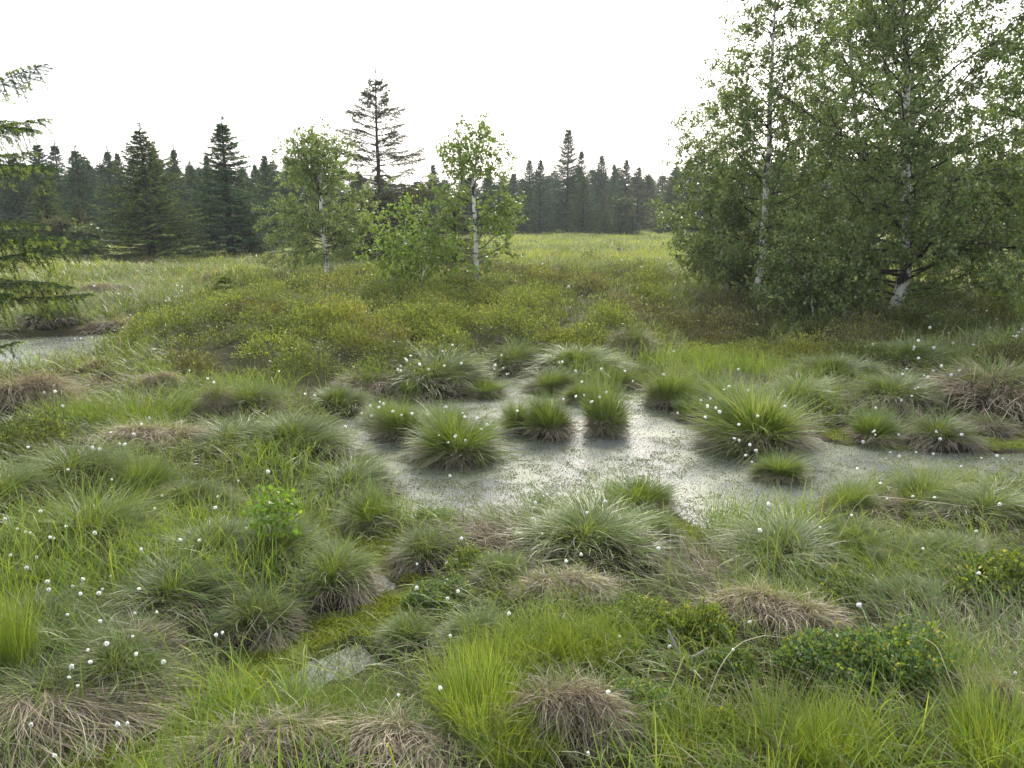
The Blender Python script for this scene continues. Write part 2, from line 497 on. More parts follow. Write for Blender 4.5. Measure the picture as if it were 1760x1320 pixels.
PR = 0.45
def tus_spiky(pale=0.0, skirt=1.0, n=1900):
    sd0 = random.uniform(0, 50)
    """dense fountain of fine upright blades, short dead skirt"""
    root = empty('cottongrass_tussock', (0, 0, 0))
    mound_obj(0.20, 0.11, root)
    B = Buf()
    r, a = disc(n, 0.17)
    lean = 0.08 + 1.0 * (r / 0.17) ** 1.3 * RNG.uniform(0.55, 1.15, n)
    L = RNG.uniform(0.24, 0.50, n) * (1 - 0.15 * (r / 0.17))
    base = np.stack([r * np.cos(a), r * np.sin(a), 0.10 - 0.5 * r ** 1.2], 1)
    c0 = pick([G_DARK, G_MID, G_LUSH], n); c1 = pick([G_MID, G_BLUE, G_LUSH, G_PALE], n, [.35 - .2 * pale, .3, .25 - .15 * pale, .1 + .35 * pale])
    bx = random.uniform(-.35, .35)
    az_ = np.arctan2(np.sin(a), np.cos(a) + bx)
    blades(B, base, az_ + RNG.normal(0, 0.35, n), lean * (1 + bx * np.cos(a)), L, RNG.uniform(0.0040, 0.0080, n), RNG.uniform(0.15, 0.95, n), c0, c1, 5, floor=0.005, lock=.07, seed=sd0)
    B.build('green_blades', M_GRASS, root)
    B = Buf(); m = int(1700 * skirt)
    a = RNG.uniform(0, 2 * math.pi, m); r = RNG.uniform(0.10, 0.20, m)
    base = np.stack([r * np.cos(a), r * np.sin(a), RNG.uniform(0.02, 0.12, m)], 1)
    cc = pick([DEAD, GREYD, STRAW, G_DARK], m, [.45, .25, .18, .12])
    blades(B, base, a + RNG.normal(0, 0.4, m), RNG.uniform(0.9, 1.5, m), RNG.uniform(0.12, 0.32, m), RNG.uniform(0.0035, 0.0062, m),
           RNG.uniform(0.3, 1.3, m), cc, cc * 1.25, 4, floor=0.004)
    B.build('dead_skirt', M_STRAW, root)
    return root, 0.42

def tus_shaggy(straw=0.35, n=3000, wind=0.5, blue=0.5):
    sd0 = random.uniform(0, 50)
    """rounded hummock with long combed hair-like blades, straw hanging at the foot"""
    root = empty('grass_hummock', (0, 0, 0))
    mound_obj(0.36, 0.20, root)
    r, a = disc(n, 0.36, 0.6)
    k = r / 0.36
    base = np.stack([r * np.cos(a), r * np.sin(a), 0.20 * np.sqrt(np.clip(1 - k ** 2, 0, 1)) - 0.01], 1)
    lean = 0.15 + 1.0 * k + RNG.normal(0, 0.15, n)
    L = RNG.uniform(0.16, 0.40, n) * (1.05 - 0.3 * k)
    aa = a + RNG.normal(0, 0.45, n)
    # combed by the wind towards +x
    dx = np.cos(aa) + wind; dy = np.sin(aa); aa = np.arctan2(dy, dx)
    dead = RNG.random(n) < (straw * sstep(0.35, 1.0, k) * 1.5 + straw * 0.3)
    g = ~dead
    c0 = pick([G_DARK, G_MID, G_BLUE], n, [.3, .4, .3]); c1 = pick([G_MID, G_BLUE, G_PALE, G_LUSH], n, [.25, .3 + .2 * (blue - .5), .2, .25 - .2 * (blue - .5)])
    B = Buf()
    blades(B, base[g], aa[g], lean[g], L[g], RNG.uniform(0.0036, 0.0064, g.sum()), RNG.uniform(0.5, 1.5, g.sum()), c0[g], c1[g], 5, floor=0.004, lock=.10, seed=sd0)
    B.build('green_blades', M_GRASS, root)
    B = Buf(); m = dead.sum()
    cc = pick([DEAD, GREYD, STRAW, STRAW_P], m, [.38, .32, .24, .06])
    blades(B, base[dead], aa[dead], lean[dead] + 0.3, L[dead], RNG.uniform(0.003, 0.005, m), RNG.uniform(0.9, 1.8, m), cc * 0.85, cc, 5, floor=0.004, lock=.10, seed=sd0)
    B.build('dead_skirt', M_STRAW, root)
    return root, 0.38

def tus_dead(green=0.15, n=2700, pale=0.3, ws=1.0):
    sd0 = random.uniform(0, 50)
    """mound of old brown thatch with a few green blades"""
    root = empty('dry_hummock', (0, 0, 0))
    mound_obj(0.36, 0.17, root)
    r, a = disc(n, 0.38, 0.62)
    k = r / 0.38
    base = np.stack([r * np.cos(a), r * np.sin(a), (0.14 + .16 * vnoise(r * np.cos(a) + sd0, r * np.sin(a), .16, 2)) * np.sqrt(np.clip(1 - k ** 2, 0, 1))], 1)
    bx = random.choice([-.7, .7])
    aa = np.arctan2(np.sin(a), np.cos(a) + bx) + RNG.normal(0, 0.5, n)
    lean = 0.45 + 0.75 * k + RNG.normal(0, 0.25, n)
    B = Buf()
    cc = pick([DEAD, GREYD, STRAW, STRAW_P], n, [.38 - .30 * pale, .3 - .1 * pale, .25 + .15 * pale, .07 + .25 * pale])
    blades(B, base, aa, lean, RNG.uniform(0.14, 0.34, n), RNG.uniform(0.004, 0.0075, n) * ws, RNG.uniform(0.6, 1.9, n), cc * 0.85, cc, 5, floor=0.004, lock=.09, seed=sd0)
    B.build('dead_thatch', M_STRAW, root)
    m = int(n * green)
    r, a = disc(m, 0.30, 0.5)
    base = np.stack([r * np.cos(a), r * np.sin(a), 0.24 * np.sqrt(np.clip(1 - (r / 0.38) ** 2, 0, 1))], 1)
    B = Buf()
    blades(B, base, a + RNG.normal(0, 0.7, m), 0.1 + r * 2 + RNG.normal(0, .15, m), RNG.uniform(0.12, 0.34, m), RNG.uniform(0.0035, 0.006, m) * ws,
           RNG.uniform(0.2, 1.2, m), pick([G_DARK, G_MID], m), pick([G_MID, G_BLUE, G_LUSH], m), 5)
    B.build('green_blades', M_GRASS, root)
    return root, 0.36

def tus_curtain(n=3400, green=.12):
    """ridge of old straw combed down one side, a few live blades on the crest"""
    sd0 = random.uniform(0, 50)
    root = empty('straw_bank', (0, 0, 0))
    mo = mound_obj(0.36, 0.17, root); mo.scale = (1, .6, 1)
    x = RNG.uniform(-.40, .40, n); y = RNG.normal(0, .085, n)
    z = (.12 + .14 * vnoise(x + sd0, y * 0, .2, 4)) * np.clip(1 - (x / .46) ** 2, 0, 1) * np.exp(-(y / .16) ** 2) + .01
    fr = RNG.random(n) < .78
    az = np.where(fr, -math.pi / 2, math.pi / 2) + RNG.normal(0, .45, n) + x * 1.1 * np.where(fr, 1, -1) + (vnoise(x + sd0, y, .13, 6) - .5) * 1.6
    cc = pick([STRAW, STRAW_P, GREYD, DEAD], n, [.34, .42, .16, .08])
    B = Buf()
    blades(B, np.stack([x, y, z], 1), az, RNG.uniform(.3, 1.3, n), RNG.uniform(.16, .40, n), RNG.uniform(.0038, .0075, n), RNG.uniform(.8, 2.0, n), cc * .85, cc, 6, floor=.004, lock=.11, seed=sd0)
    B.build('dead_thatch', M_STRAW, root)
    m = int(n * green); x = RNG.uniform(-.38, .38, m); y = RNG.normal(.04, .08, m)
    B = Buf()
    blades(B, np.stack([x, y, .14 * (1 - (x / .46) ** 2)], 1), RNG.uniform(0, 6.28, m), RNG.uniform(0, .6, m), RNG.uniform(.14, .38, m), RNG.uniform(.0035, .0065, m), RNG.uniform(.2, 1.1, m), pick([G_DARK, G_MID], m), pick([G_MID, G_LUSH, G_PALE], m), 5)
    B.build('green_blades', M_GRASS, root)
    return root, .36

def tus_lush(n=900, wide=1.0, bright=0.0):
    """upright clump of broad fresh green blades"""
    root = empty('sedge_clump', (0, 0, 0))
    r, a = disc(n, 0.34, 0.5)
    base = np.stack([r * np.cos(a), r * np.sin(a), np.zeros(n)], 1)
    lean = 0.05 + 0.45 * (r / 0.34) * RNG.uniform(0.3, 1.2, n)
    B = Buf()
    blades(B, base, a + RNG.normal(0, 0.8, n), lean, RNG.uniform(0.22, 0.60, n), RNG.uniform(0.004, 0.0085, n) * wide, RNG.uniform(0.1, 1.0, n),
           pick([G_MID, G_DARK, G_LUSH], n), pick([G_LUSH, G_YEL, G_MID], n, [.5 - .1 * bright, .25 + .35 * bright, .25 - .25 * bright]), 6, tw=1.3)
    B.build('green_blades', M_GRASS, root)
    B = Buf(); m = 420
    r, a = disc(m, 0.34, 0.5)
    base = np.stack([r * np.cos(a), r * np.sin(a), np.zeros(m)], 1)
    cc = pick([STRAW, GREYD, STRAW_P, DEAD], m)
    blades(B, base, RNG.uniform(0, 6.28, m), RNG.uniform(0.3, 1.2, m), RNG.uniform(0.12, 0.3, m), RNG.uniform(0.003, 0.006, m), RNG.uniform(0.3, 1.4, m), cc * .8, cc, 5, floor=.004)
    B.build('dead_litter', M_STRAW, root)
    return root, 0.45

PROTOS = {
    'G': [tus_spiky(0.1), tus_spiky(0.4), tus_spiky(0.0, 0.6), tus_spiky(0.7, 1.4, 2300)],
    'B': [tus_shaggy(0.35), tus_shaggy(0.55, wind=0.3, blue=0.7), tus_shaggy(0.22, wind=0.8, blue=0.9), tus_shaggy(0.30, wind=-0.3, blue=0.2)],
    'C': [tus_dead(0.2), tus_dead(0.45), tus_dead(0.12, pale=1.0), tus_dead(0.35, 9000, ws=.5), tus_dead(0.15, 4500, 1.0, ws=.8)],
    'S': [tus_curtain(), tus_curtain(3000, .25)],
    'D': [tus_lush(), tus_lush(1100, 0.75), tus_lush(700, 1.1), tus_lush(1700, 1.0, 1.0)],
}
HMAX = []                                   # (x, y, R, h) of every clump, for setting the cotton heads on top
def clump(kind, px, py, hw, hp, label, var=None):
    x, y, z = at(px, py)
    d = math.hypot(x, y)
    R = hw * d / F
    e = math.atan2(CAM_H, d)
    h = max(0.14, (hp * d / F - 0.75 * R * math.sin(e)) / math.cos(e))
    ux, uy = x / d, y / d
    cx, cy = x + ux * R * 0.6, y + uy * R * 0.6
    cz = min(z, hz(cx, cy)) - 0.02
    if cz < 0.012: cz = 0.008
    k = RNG.integers(len(PROTOS[kind])) if var is None else var
    p, ph = PROTOS[kind][k]
    s = R / PR
    rz = -math.atan2(cx, cy) + RNG.uniform(-.35, .35) if kind == 'S' else RNG.uniform(-0.8, 0.8) if kind == 'B' else RNG.uniform(0, 6.28)
    o = inst(p, (cx, cy, cz), rz, (s * RNG.uniform(.95, 1.25), s * RNG.uniform(.8, 1.05), h / ph))
    nm = {'G': ('tussock', 'cottongrass tussocks in and around the pool'), 'B': ('hummock', 'shaggy grass hummocks of the bog'),
          'C': ('hummock', 'dry thatch hummocks'), 'S': ('straw bank', 'pale straw banks'), 'D': ('grass clump', 'fresh green sedge clumps')}[kind]
    tag(o, label, nm[0], nm[1])
    HMAX.append((cx, cy, R, cz + h))
    return o

T = [
 ('C', 215, 1165, 95, 60, 'low brown thatch shoulder on the upper right of the largest thatch hummock', 1),
 ('B', 95, 1150, 110, 80, 'grass-grown crest rising behind the largest thatch hummock', 0),
 ('G', 1180, 735, 35, 40, 'small sedge tuft in the bright water before the rounded rear tussock', 1),
 ('G', 620, 830, 50, 50, 'wispy tuft in the grey water at the left pool edge', 1),
 ('D', 1000, 1160, 70, 100, 'right half of the yellow-green sedge above the straw heap', 3),
 ('D', 850, 1180, 70, 100, 'yellow-green sedge at the left shoulder of the brightest clump', 3),
 ('D', 1430, 1350, 90, 130, 'bright sedge at the bottom edge between two tall green ones', 3),
 ('B', 215, 1215, 110, 120, 'green-topped shaggy hummock growing against the right of the largest thatch hummock', 1),
 ('B', 60, 1120, 100, 90, 'grey-green hummock at the left edge behind the largest thatch hummock', 3),
 ('D', 620, 1255, 80, 95, 'fresh sedge fringe right before the foreground water patch', 1),
 ('D', 500, 1250, 70, 80, 'thin sedge fringe left before the foreground water patch', 1),
 ('D', 1060, 1130, 70, 90, 'sedge clump between the brightest clump and the fallen branch', 0),
 ('D', 890, 1345, 90, 130, 'sedge in front of the straw heap at the bottom edge', 1),
 ('B', 820, 1130, 80, 60, 'low green hummock in the grass left of the brightest sedge clump', 3),
 ('B', 1560, 1060, 80, 60, 'flat pale grass swirl behind the big bilberry thicket', 2),
 ('G', 770, 770, 55, 45, 'wispy tuft in the water right behind the largest pool tussock', 1),
 ('G', 665, 760, 45, 45, 'thin sedge tuft in the water at the left of the pool', 1),
 ('G', 1000, 720, 40, 40, 'sparse tuft in the water behind the middle tussocks', 1),
 ('G', 1100, 880, 70, 70, 'spiky green tuft leaning over the near pool edge', 0),
 ('G', 782, 833, 98, 112, 'largest bright green spiky tussock with purplish dead skirt, in the pool left of centre', 0),
 ('G', 945, 787, 68, 92, 'green tussock with a brown base in the middle of the pool', 2),
 ('G', 1040, 782, 50, 100, 'narrow upright tussock standing in the pool right beside the middle one', 1),
 ('G', 890, 775, 42, 62, 'small sparse tussock touching the left side of the middle pool tussock', 1),
 ('G', 690, 790, 62, 75, 'thin wispy tussock behind and left of the largest pool tussock', 1),
 ('G', 832, 708, 52, 42, 'low spreading tussock at the back of the pool, centre left', 0),
 ('G', 705, 705, 32, 44, 'small dark tuft at the back left corner of the pool', 2),
 ('G', 945, 698, 56, 42, 'low tussock at the back of the pool before the narrow water arm', 1),
 ('G', 1052, 672, 50, 42, 'low bright green tuft on the far rim of the pool', 0),
 ('G', 1150, 716, 58, 74, 'rounded green tussock on the right rear rim of the pool', 1),
 ('G', 1295, 815, 128, 128, 'big pale green tussock with long drooping skirt at the right side of the pool', 3),
 ('G', 1240, 700, 60, 56, 'green tuft just behind the big pale tussock', 0),
 ('G', 1500, 772, 54, 62, 'dark green tussock with grey dead foot by the right water channel', 2),
 ('B', 1612, 772, 58, 55, 'low tussock with a wide grey skirt by the right water channel', 1),
 ('G', 1335, 862, 62, 50, 'small flat tuft in the water below the big pale tussock', 1),
 ('G', 1455, 885, 60, 62, 'sparse tuft on the near bank of the right channel', 1),
 ('G', 1585, 885, 75, 75, 'wide wispy tussock on the near bank of the right channel', 3),
 ('G', 635, 915, 66, 84, 'green tussock at the left end of the pool above the moss', 0),
 ('B', 600, 862, 88, 66, 'low blue-green hummock on the left rim of the pool', 0),
 ('B', 735, 985, 82, 84, 'grey-skirted round hummock between moss strip and pool', 1),
 ('B', 580, 1045, 92, 118, 'rounded hummock with a drooping straw fringe above the moss strip', 1),
 ('B', 445, 1115, 100, 110, 'hummock with long grey straw hanging over the left edge of the moss', 1),
 ('B', 365, 985, 110, 95, 'soft blue-green hummock left of the birch sapling', 2),
 ('B', 480, 985, 100, 100, 'pale silvery hummock around the foot of the birch sapling', 2),
 ('B', 755, 680, 92, 78, 'long overhanging hummock with brown skirt behind the pool', 0),
 ('C', 625, 680, 60, 44, 'brown thatch hummock at the back left of the pool', 0),
 ('B', 580, 712, 58, 52, 'blue-green hummock at the left tip of the pool', 2),
 ('B', 885, 650, 58, 56, 'hummock at the end of the narrow water arm', 0),
 ('B', 995, 650, 88, 62, 'blue-green hummock on the far bank right of the narrow arm', 2),
 ('C', 1085, 620, 52, 52, 'brown topped hummock under the shrubs behind the pool', 1),
 ('B', 510, 800, 115, 100, 'large silvery hummock combed to the right, left of the pool', 2),
 ('B', 400, 790, 90, 70, 'soft grass hummock left of the large silvery one', 0),
 ('S', 255, 775, 75, 60, 'straw curtain hanging below bright grass on the left', 1),
 ('D', 245, 735, 90, 75, 'bright green sedge above the straw curtain on the left', 0),
 ('D', 130, 740, 62, 66, 'bright green sedge clump near the left edge, above the dark hummock', 1),
 ('S', 55, 725, 66, 80, 'pale bleached straw falling from a bank at the left edge', 0),
 ('B', 130, 850, 110, 78, 'dark green hummock near the left edge', 3),
 ('B', 15, 880, 75, 70, 'dark green hummock cut by the left picture edge', 3),
 ('D', 150, 925, 110, 100, 'lush green clump on a hummock at the left', 1),
 ('B', 150, 960, 130, 90, 'broad hummock under the lush left clump', 3),
 ('G', 250, 865, 66, 82, 'dark spiky tussock between left hummocks', 2),
 ('C', 100, 1275, 215, 120, 'largest brown thatch hummock in the lower left corner', 3),
 ('B', 300, 1075, 120, 110, 'shaggy hummock behind the large brown one', 0),
 ('S', 965, 1045, 85, 72, 'pale dry hummock below the green one near the picture centre', 0),
 ('B', 1010, 975, 140, 118, 'long green hummock on the near bank of the pool', 3),
 ('B', 1110, 950, 75, 80, 'dark bushy end of the near bank hummock by the small moss patch', 3),
 ('S', 1320, 1095, 85, 105, 'tall straw hummock between the two bilberry bushes', 1),
 ('S', 975, 1305, 120, 165, 'heap of pale old straw at the bottom centre', 0),
 ('S', 700, 1325, 135, 100, 'tangled straw clump at the bottom edge, left of centre', 1),
 ('S', 460, 1330, 130, 80, 'straw clump at the bottom edge, a third from the left', 0),
 ('D', 930, 1170, 115, 120, 'brightest yellow-green sedge clump above the straw heap', 3),
 ('D', 560, 1300, 95, 125, 'green sedge clump below the small foreground water patch', 1),
 ('D', 400, 1290, 95, 110, 'green sedge clump at the lower left beside the thatch hummock', 1),
 ('D', 820, 1290, 110, 165, 'tall green sedge left of the straw heap', 3),
 ('D', 1180, 1330, 95, 130, 'green sedge at the bottom edge right of the straw heap', 0),
 ('D', 1340, 1340, 110, 160, 'tall green sedge at the bottom right, in front of the bilberry bush', 2),
 ('D', 1520, 1345, 110, 130, 'green sedge at the bottom edge below the big bilberry bush', 0),
 ('D', 1710, 1345, 100, 140, 'green sedge in the bottom right corner', 3),
 ('D', 1640, 1195, 65, 115, 'upright green sedge right of the big bilberry bush', 2),
 ('S', 1690, 1235, 65, 80, 'small straw patch right of the upright sedge', 0),
 ('C', 1700, 710, 90, 78, 'brown straw hummock with dark hollow at the right edge', 0),
 ('B', 1530, 710, 95, 66, 'hummock with grey front near the right, behind the dark tussock', 1),
 ('B', 1430, 660, 72, 55, 'blue-green hummock in the right middle distance', 2),
 ('B', 1370, 710, 85, 58, 'soft green hummock behind the moss strip on the right', 3),
 ('C', 1385, 668, 60, 32, 'flat brown thatch between the right hummocks', 0),
 ('B', 1560, 640, 80, 55, 'flower-dotted hummock below the large birch', 2),
 ('C', 1695, 748, 48, 34, 'small dead hummock by the yellow moss at right', 0),
 ('B', 1700, 905, 80, 70, 'shaggy hummock at the right edge beside the channel', 0),
 ('B', 1345, 985, 130, 92, 'wide pale hummock on the near bank, right of centre', 0),
 ('D', 1545, 1010, 110, 90, 'green sedge growing on the near bank at the right', 1),
 ('G', 1460, 960, 70, 70, 'wispy tussock left of the right bank sedge', 3),
 ('S', 205, 575, 45, 26, 'straw tuft on the peat bank of the left pool', 0),
 ('S', 175, 510, 42, 26, 'bleached straw tuft beyond the left pool', 1),
 ('B', 90, 560, 60, 40, 'green hummock on the far bank of the left pool', 0),
 ('S', 180, 640, 28, 26, 'small pale straw tuft above the left sedges', 1),
 ('S', 275, 668, 26, 30, 'small round straw tuft near the left shrubs', 0),
 ('C', 375, 720, 30, 60, 'narrow upright dead tuft left of the silvery hummock', 0),
 ('B', 430, 720, 60, 62, 'brownish hummock left behind the silvery one', 1),
 ('B', 330, 880, 80, 60, 'low soft hummock between left tussocks', 2),
 ('B', 250, 980, 90, 60, 'low hummock with dry foot at the left', 1),
 ('B', 700, 1120, 60, 45, 'low grass tuft right of the foreground moss', 3),
 ('B', 60, 1050, 90, 80, 'soft grass hummock at the left edge above the thatch', 2),
 ('B', 1640, 980, 80, 60, 'pale grass hummock behind the right-hand bilberry bush', 2),
 ('B', 860, 1010, 70, 60, 'dull grass mound beside the long bilberry', 1),
 ('D', 20, 1170, 45, 150, 'bright sedge at the left picture edge beside the thatch hummock', 0),
 ('D', 1080, 660, 55, 34, 'flat fresh sedge on the rear pool rim', 1),
]
for t in T: clump(*t)
for L_ in PROTOS.values():                     # kinds no clump used
    for p_, _ in L_:
        if p_.name not in USED:
            for ch in list(p_.children): bpy.data.objects.remove(ch)
            bpy.data.objects.remove(p_)

def canopy(x, y):
    h = height(x, y) + 0.06
    for (cx, cy, R, top) in HMAX:
        k = ((x - cx) ** 2 + (y - cy) ** 2) / (R * 1.05) ** 2
        h = np.maximum(h, np.where(k < 1, top * (1 - 0.55 * k), -1))
    return h

# ------------------------------------------------------------------ scattered ground cover (stuff)
def scatter(rings, half=47):
    xs, ys = [], []
    for r0, r1, dens in rings:
        area = math.radians(2 * half) / 2 * (r1 * r1 - r0 * r0)
        n = int(area * dens)
        r = np.sqrt(RNG.uniform(r0 * r0, r1 * r1, n)); a = RNG.uniform(-R_(half), R_(half), n)
        xs.append(r * np.sin(a)); ys.append(r * np.cos(a))
    return np.concatenate(xs), np.concatenate(ys)

def zone(polys, x, y, j=0.25):
    jx = x + (fbm(x, y, 0.6, 91, 2) - 0.5) * j * 4; jy = y + (fbm(x, y, 0.6, 77, 2) - 0.5) * j * 4
    m = np.zeros(len(x), bool)
    for P in polys: m |= inside(P, jx, jy)
    return m
def pool_d(x, y):
    d = np.full(len(x), 1e9)
    for P in POOLS: d = np.minimum(d, sdf(P, x, y))
    return d + edge_noise(x, y)
def moss_d(x, y):
    d = np.full(len(x), 1e9)
    for P in MOSS: d = np.minimum(d, sdf(P, x, y))
    return d

def build_grass():
    x, y = scatter([(1.3, 3, 3600), (3, 5, 3000), (5, 8, 1700), (8, 12, 900), (12, 20, 380)])
    dp, dm = pool_d(x, y), moss_d(x, y)
    sh = zone(SHRUBZ, x, y) | zone(HEATH, x, y, 0.1)
    near_pool = inside(POOLS[2], x, y) | inside(POOLS[4], x, y)
    emerg = .30 * sstep(.50, .62, fbm(x, y, .8, 205, 2)) * sstep(-1.1, -.1, dp)
    p = np.maximum(sstep(-0.06, 0.10, dp), np.where(near_pool, .30, emerg)) * (0.04 + 0.96 * sstep(-0.02, 0.12, dm)) * np.where(sh, 0.12, 1) * (0.35 + 0.65 * sstep(0.3, 0.6, fbm(x, y, 0.5, 61)))
    for (qx, qy, qr) in [(955, 1290, .30), (700, 1325, .34), (460, 1330, .3)]:
        gx_, gy_ = flat(qx, qy, .1); p = p * (1 - .8 * sstep(qr, qr * .4, np.hypot(x - gx_, y - gy_)))
    p = np.where(near_pool, .40, p)
    k = RNG.random(len(x)) < p
    x, y = x[k], y[k]; n = len(x); d = np.hypot(x, y)
    z = height(x, y) - 0.01
    lz = 1 - .72 * sstep(.3, -.2, sdf(LOWZ, x, y))
    lush = fbm(x, y, 1.3, 41, 2) + 0.22 * sstep(3.6, 2.4, d) - .10 * sstep(.2, -1.0, x) * sstep(2.8, 3.6, d) + RNG.normal(0, 0.05, n)
    dry = fbm(x, y, 0.8, 51, 3) + RNG.normal(0, 0.07, n)
    flow = fbm(x, y, 2.2, 71, 2) * 8 + RNG.normal(0, 0.7, n)
    isdry = (dry > 0.64) | (RNG.random(n) < 0.13)
    islush = (lush > 0.62) & ~isdry
    isfine = ~isdry & ~islush
    ws = np.maximum(1, d / 5.5)
    B = Buf(); k = isfine; m = k.sum()
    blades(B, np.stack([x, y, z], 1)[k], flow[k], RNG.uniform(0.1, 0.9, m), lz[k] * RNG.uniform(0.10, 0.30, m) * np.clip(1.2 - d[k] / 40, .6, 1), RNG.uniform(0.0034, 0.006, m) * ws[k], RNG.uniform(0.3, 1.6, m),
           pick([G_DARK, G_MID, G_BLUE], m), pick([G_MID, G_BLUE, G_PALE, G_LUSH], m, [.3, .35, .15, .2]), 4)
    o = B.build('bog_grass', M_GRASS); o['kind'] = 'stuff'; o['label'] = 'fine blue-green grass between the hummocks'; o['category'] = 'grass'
    B = Buf(); k = islush; m = k.sum()
    blades(B, np.stack([x, y, z], 1)[k], RNG.uniform(0, 6.28, m), RNG.uniform(0.0, 0.5, m), lz[k] * RNG.uniform(0.14, 0.38, m), RNG.uniform(0.004, 0.0075, m) * np.maximum(1, d[k] / 8), RNG.uniform(0.1, 1.1, m),
           pick([G_MID, G_DARK, G_LUSH], m), pick([G_LUSH, G_YEL, G_MID], m, [.5, .25, .25]), 5, tw=1.3)
    o = B.build('sedge_grass', M_GRASS); o['kind'] = 'stuff'; o['label'] = 'fresh bright green sedge spread over the bog'; o['category'] = 'grass'
    B = Buf(); k = isdry; m = k.sum()
    cc = pick([DEAD, GREYD, STRAW, STRAW_P], m, [.35, .3, .28, .07])
    blades(B, np.stack([x, y, z], 1)[k], flow[k] + RNG.normal(0, .8, m), RNG.uniform(0.5, 1.5, m), RNG.uniform(0.10, 0.28, m), RNG.uniform(0.003, 0.0055, m) * ws[k], RNG.uniform(0.2, 1.4, m), cc * .85, cc, 4)
    o = B.build('dry_grass', M_STRAW); o['kind'] = 'stuff'; o['label'] = 'dead straw litter lying between the live grass'; o['category'] = 'dry grass'

def build_meadow():
    x, y = scatter([(11, 20, 110), (20, 35, 60), (35, 60, 26), (60, 95, 15)])
    n = len(x); d = np.hypot(x, y)
    bad = zone(HEATH, x, y, .1) | (zone(SHRUBZ, x, y) & (RNG.random(n) < .8)) | (pool_d(x, y) < .1)
    clm = fbm(x, y, 1.6, 13, 2)
    k = ~bad & (RNG.random(n) < 0.25 + 0.75 * sstep(.35, .6, clm))
    x, y, d, clm = x[k], y[k], d[k], clm[k]; n = len(x)
    N = 4
    X = np.repeat(x, N) + RNG.normal(0, .06, n * N) * np.repeat(d / 15, N); Y = np.repeat(y, N) + RNG.normal(0, .06, n * N) * np.repeat(d / 15, N)
    D = np.repeat(d, N); n = len(X); Z = height(X, Y) - .02
    yel = fbm(X, Y, 5, 19, 2) + RNG.normal(0, .06, n)
    cA = np.where((yel > .52)[:, None], pick([G_YEL, G_LUSH, G_PALE], n, [.65, .15, .2]), pick([G_MID, G_PALE, G_BLUE, G_LUSH], n))
    st = RNG.random(n) < .14
    cA = np.where(st[:, None], pick([STRAW, GREYD], n), cA)
    B = Buf()
    blades(B, np.stack([X, Y, Z], 1), RNG.uniform(0, 6.28, n), RNG.uniform(.1, .8, n), RNG.uniform(.15, .38, n) * (1 + np.repeat(clm, N) - .5), .0028 * D / 3.2 * RNG.uniform(.6, 1.3, n) + .002, RNG.uniform(.2, 1.2, n), cA * .8, cA, 3)
    o = B.build('meadow_grass', M_GRASS); o['kind'] = 'stuff'; o['label'] = 'yellow-green meadow grass reaching back to the forest edge'; o['category'] = 'grass'

def sprigs(B, x, y, z, h, nl, ll, cols, p, tipc, spread=.35):
    """leafy upright sprigs: nl leaves spiralled on each"""
    n = len(x)
    a = RNG.uniform(0, 6.28, n); le = RNG.uniform(0, spread, n)
    ax = np.stack([np.cos(a) * np.sin(le), np.sin(a) * np.sin(le), np.cos(le)], 1)
    base = np.stack([x, y, z], 1)
    s = RNG.random((n, nl)) ** .6
    P = base[:, None, :] + ax[:, None, :] * (s * h[:, None])[..., None]
    b = RNG.uniform(0, 6.28, (n, nl)); el = RNG.uniform(-.1, 1.1, (n, nl))
    D = np.stack([np.cos(b) * np.cos(el), np.sin(b) * np.cos(el), np.sin(el)], -1)
    c = pick(cols, n * nl, p)
    tip = (s.ravel() > .82) & (RNG.random(n * nl) < .5)
    c = np.where(tip[:, None], pick(tipc, n * nl), c)
    LL = (RNG.uniform(.7, 1.25, (n, nl)) * (ll[:, None] if np.ndim(ll) else ll)).ravel()
    leaves(B, P.reshape(-1, 3), D.reshape(-1, 3), LL, LL * .55, c, .15)

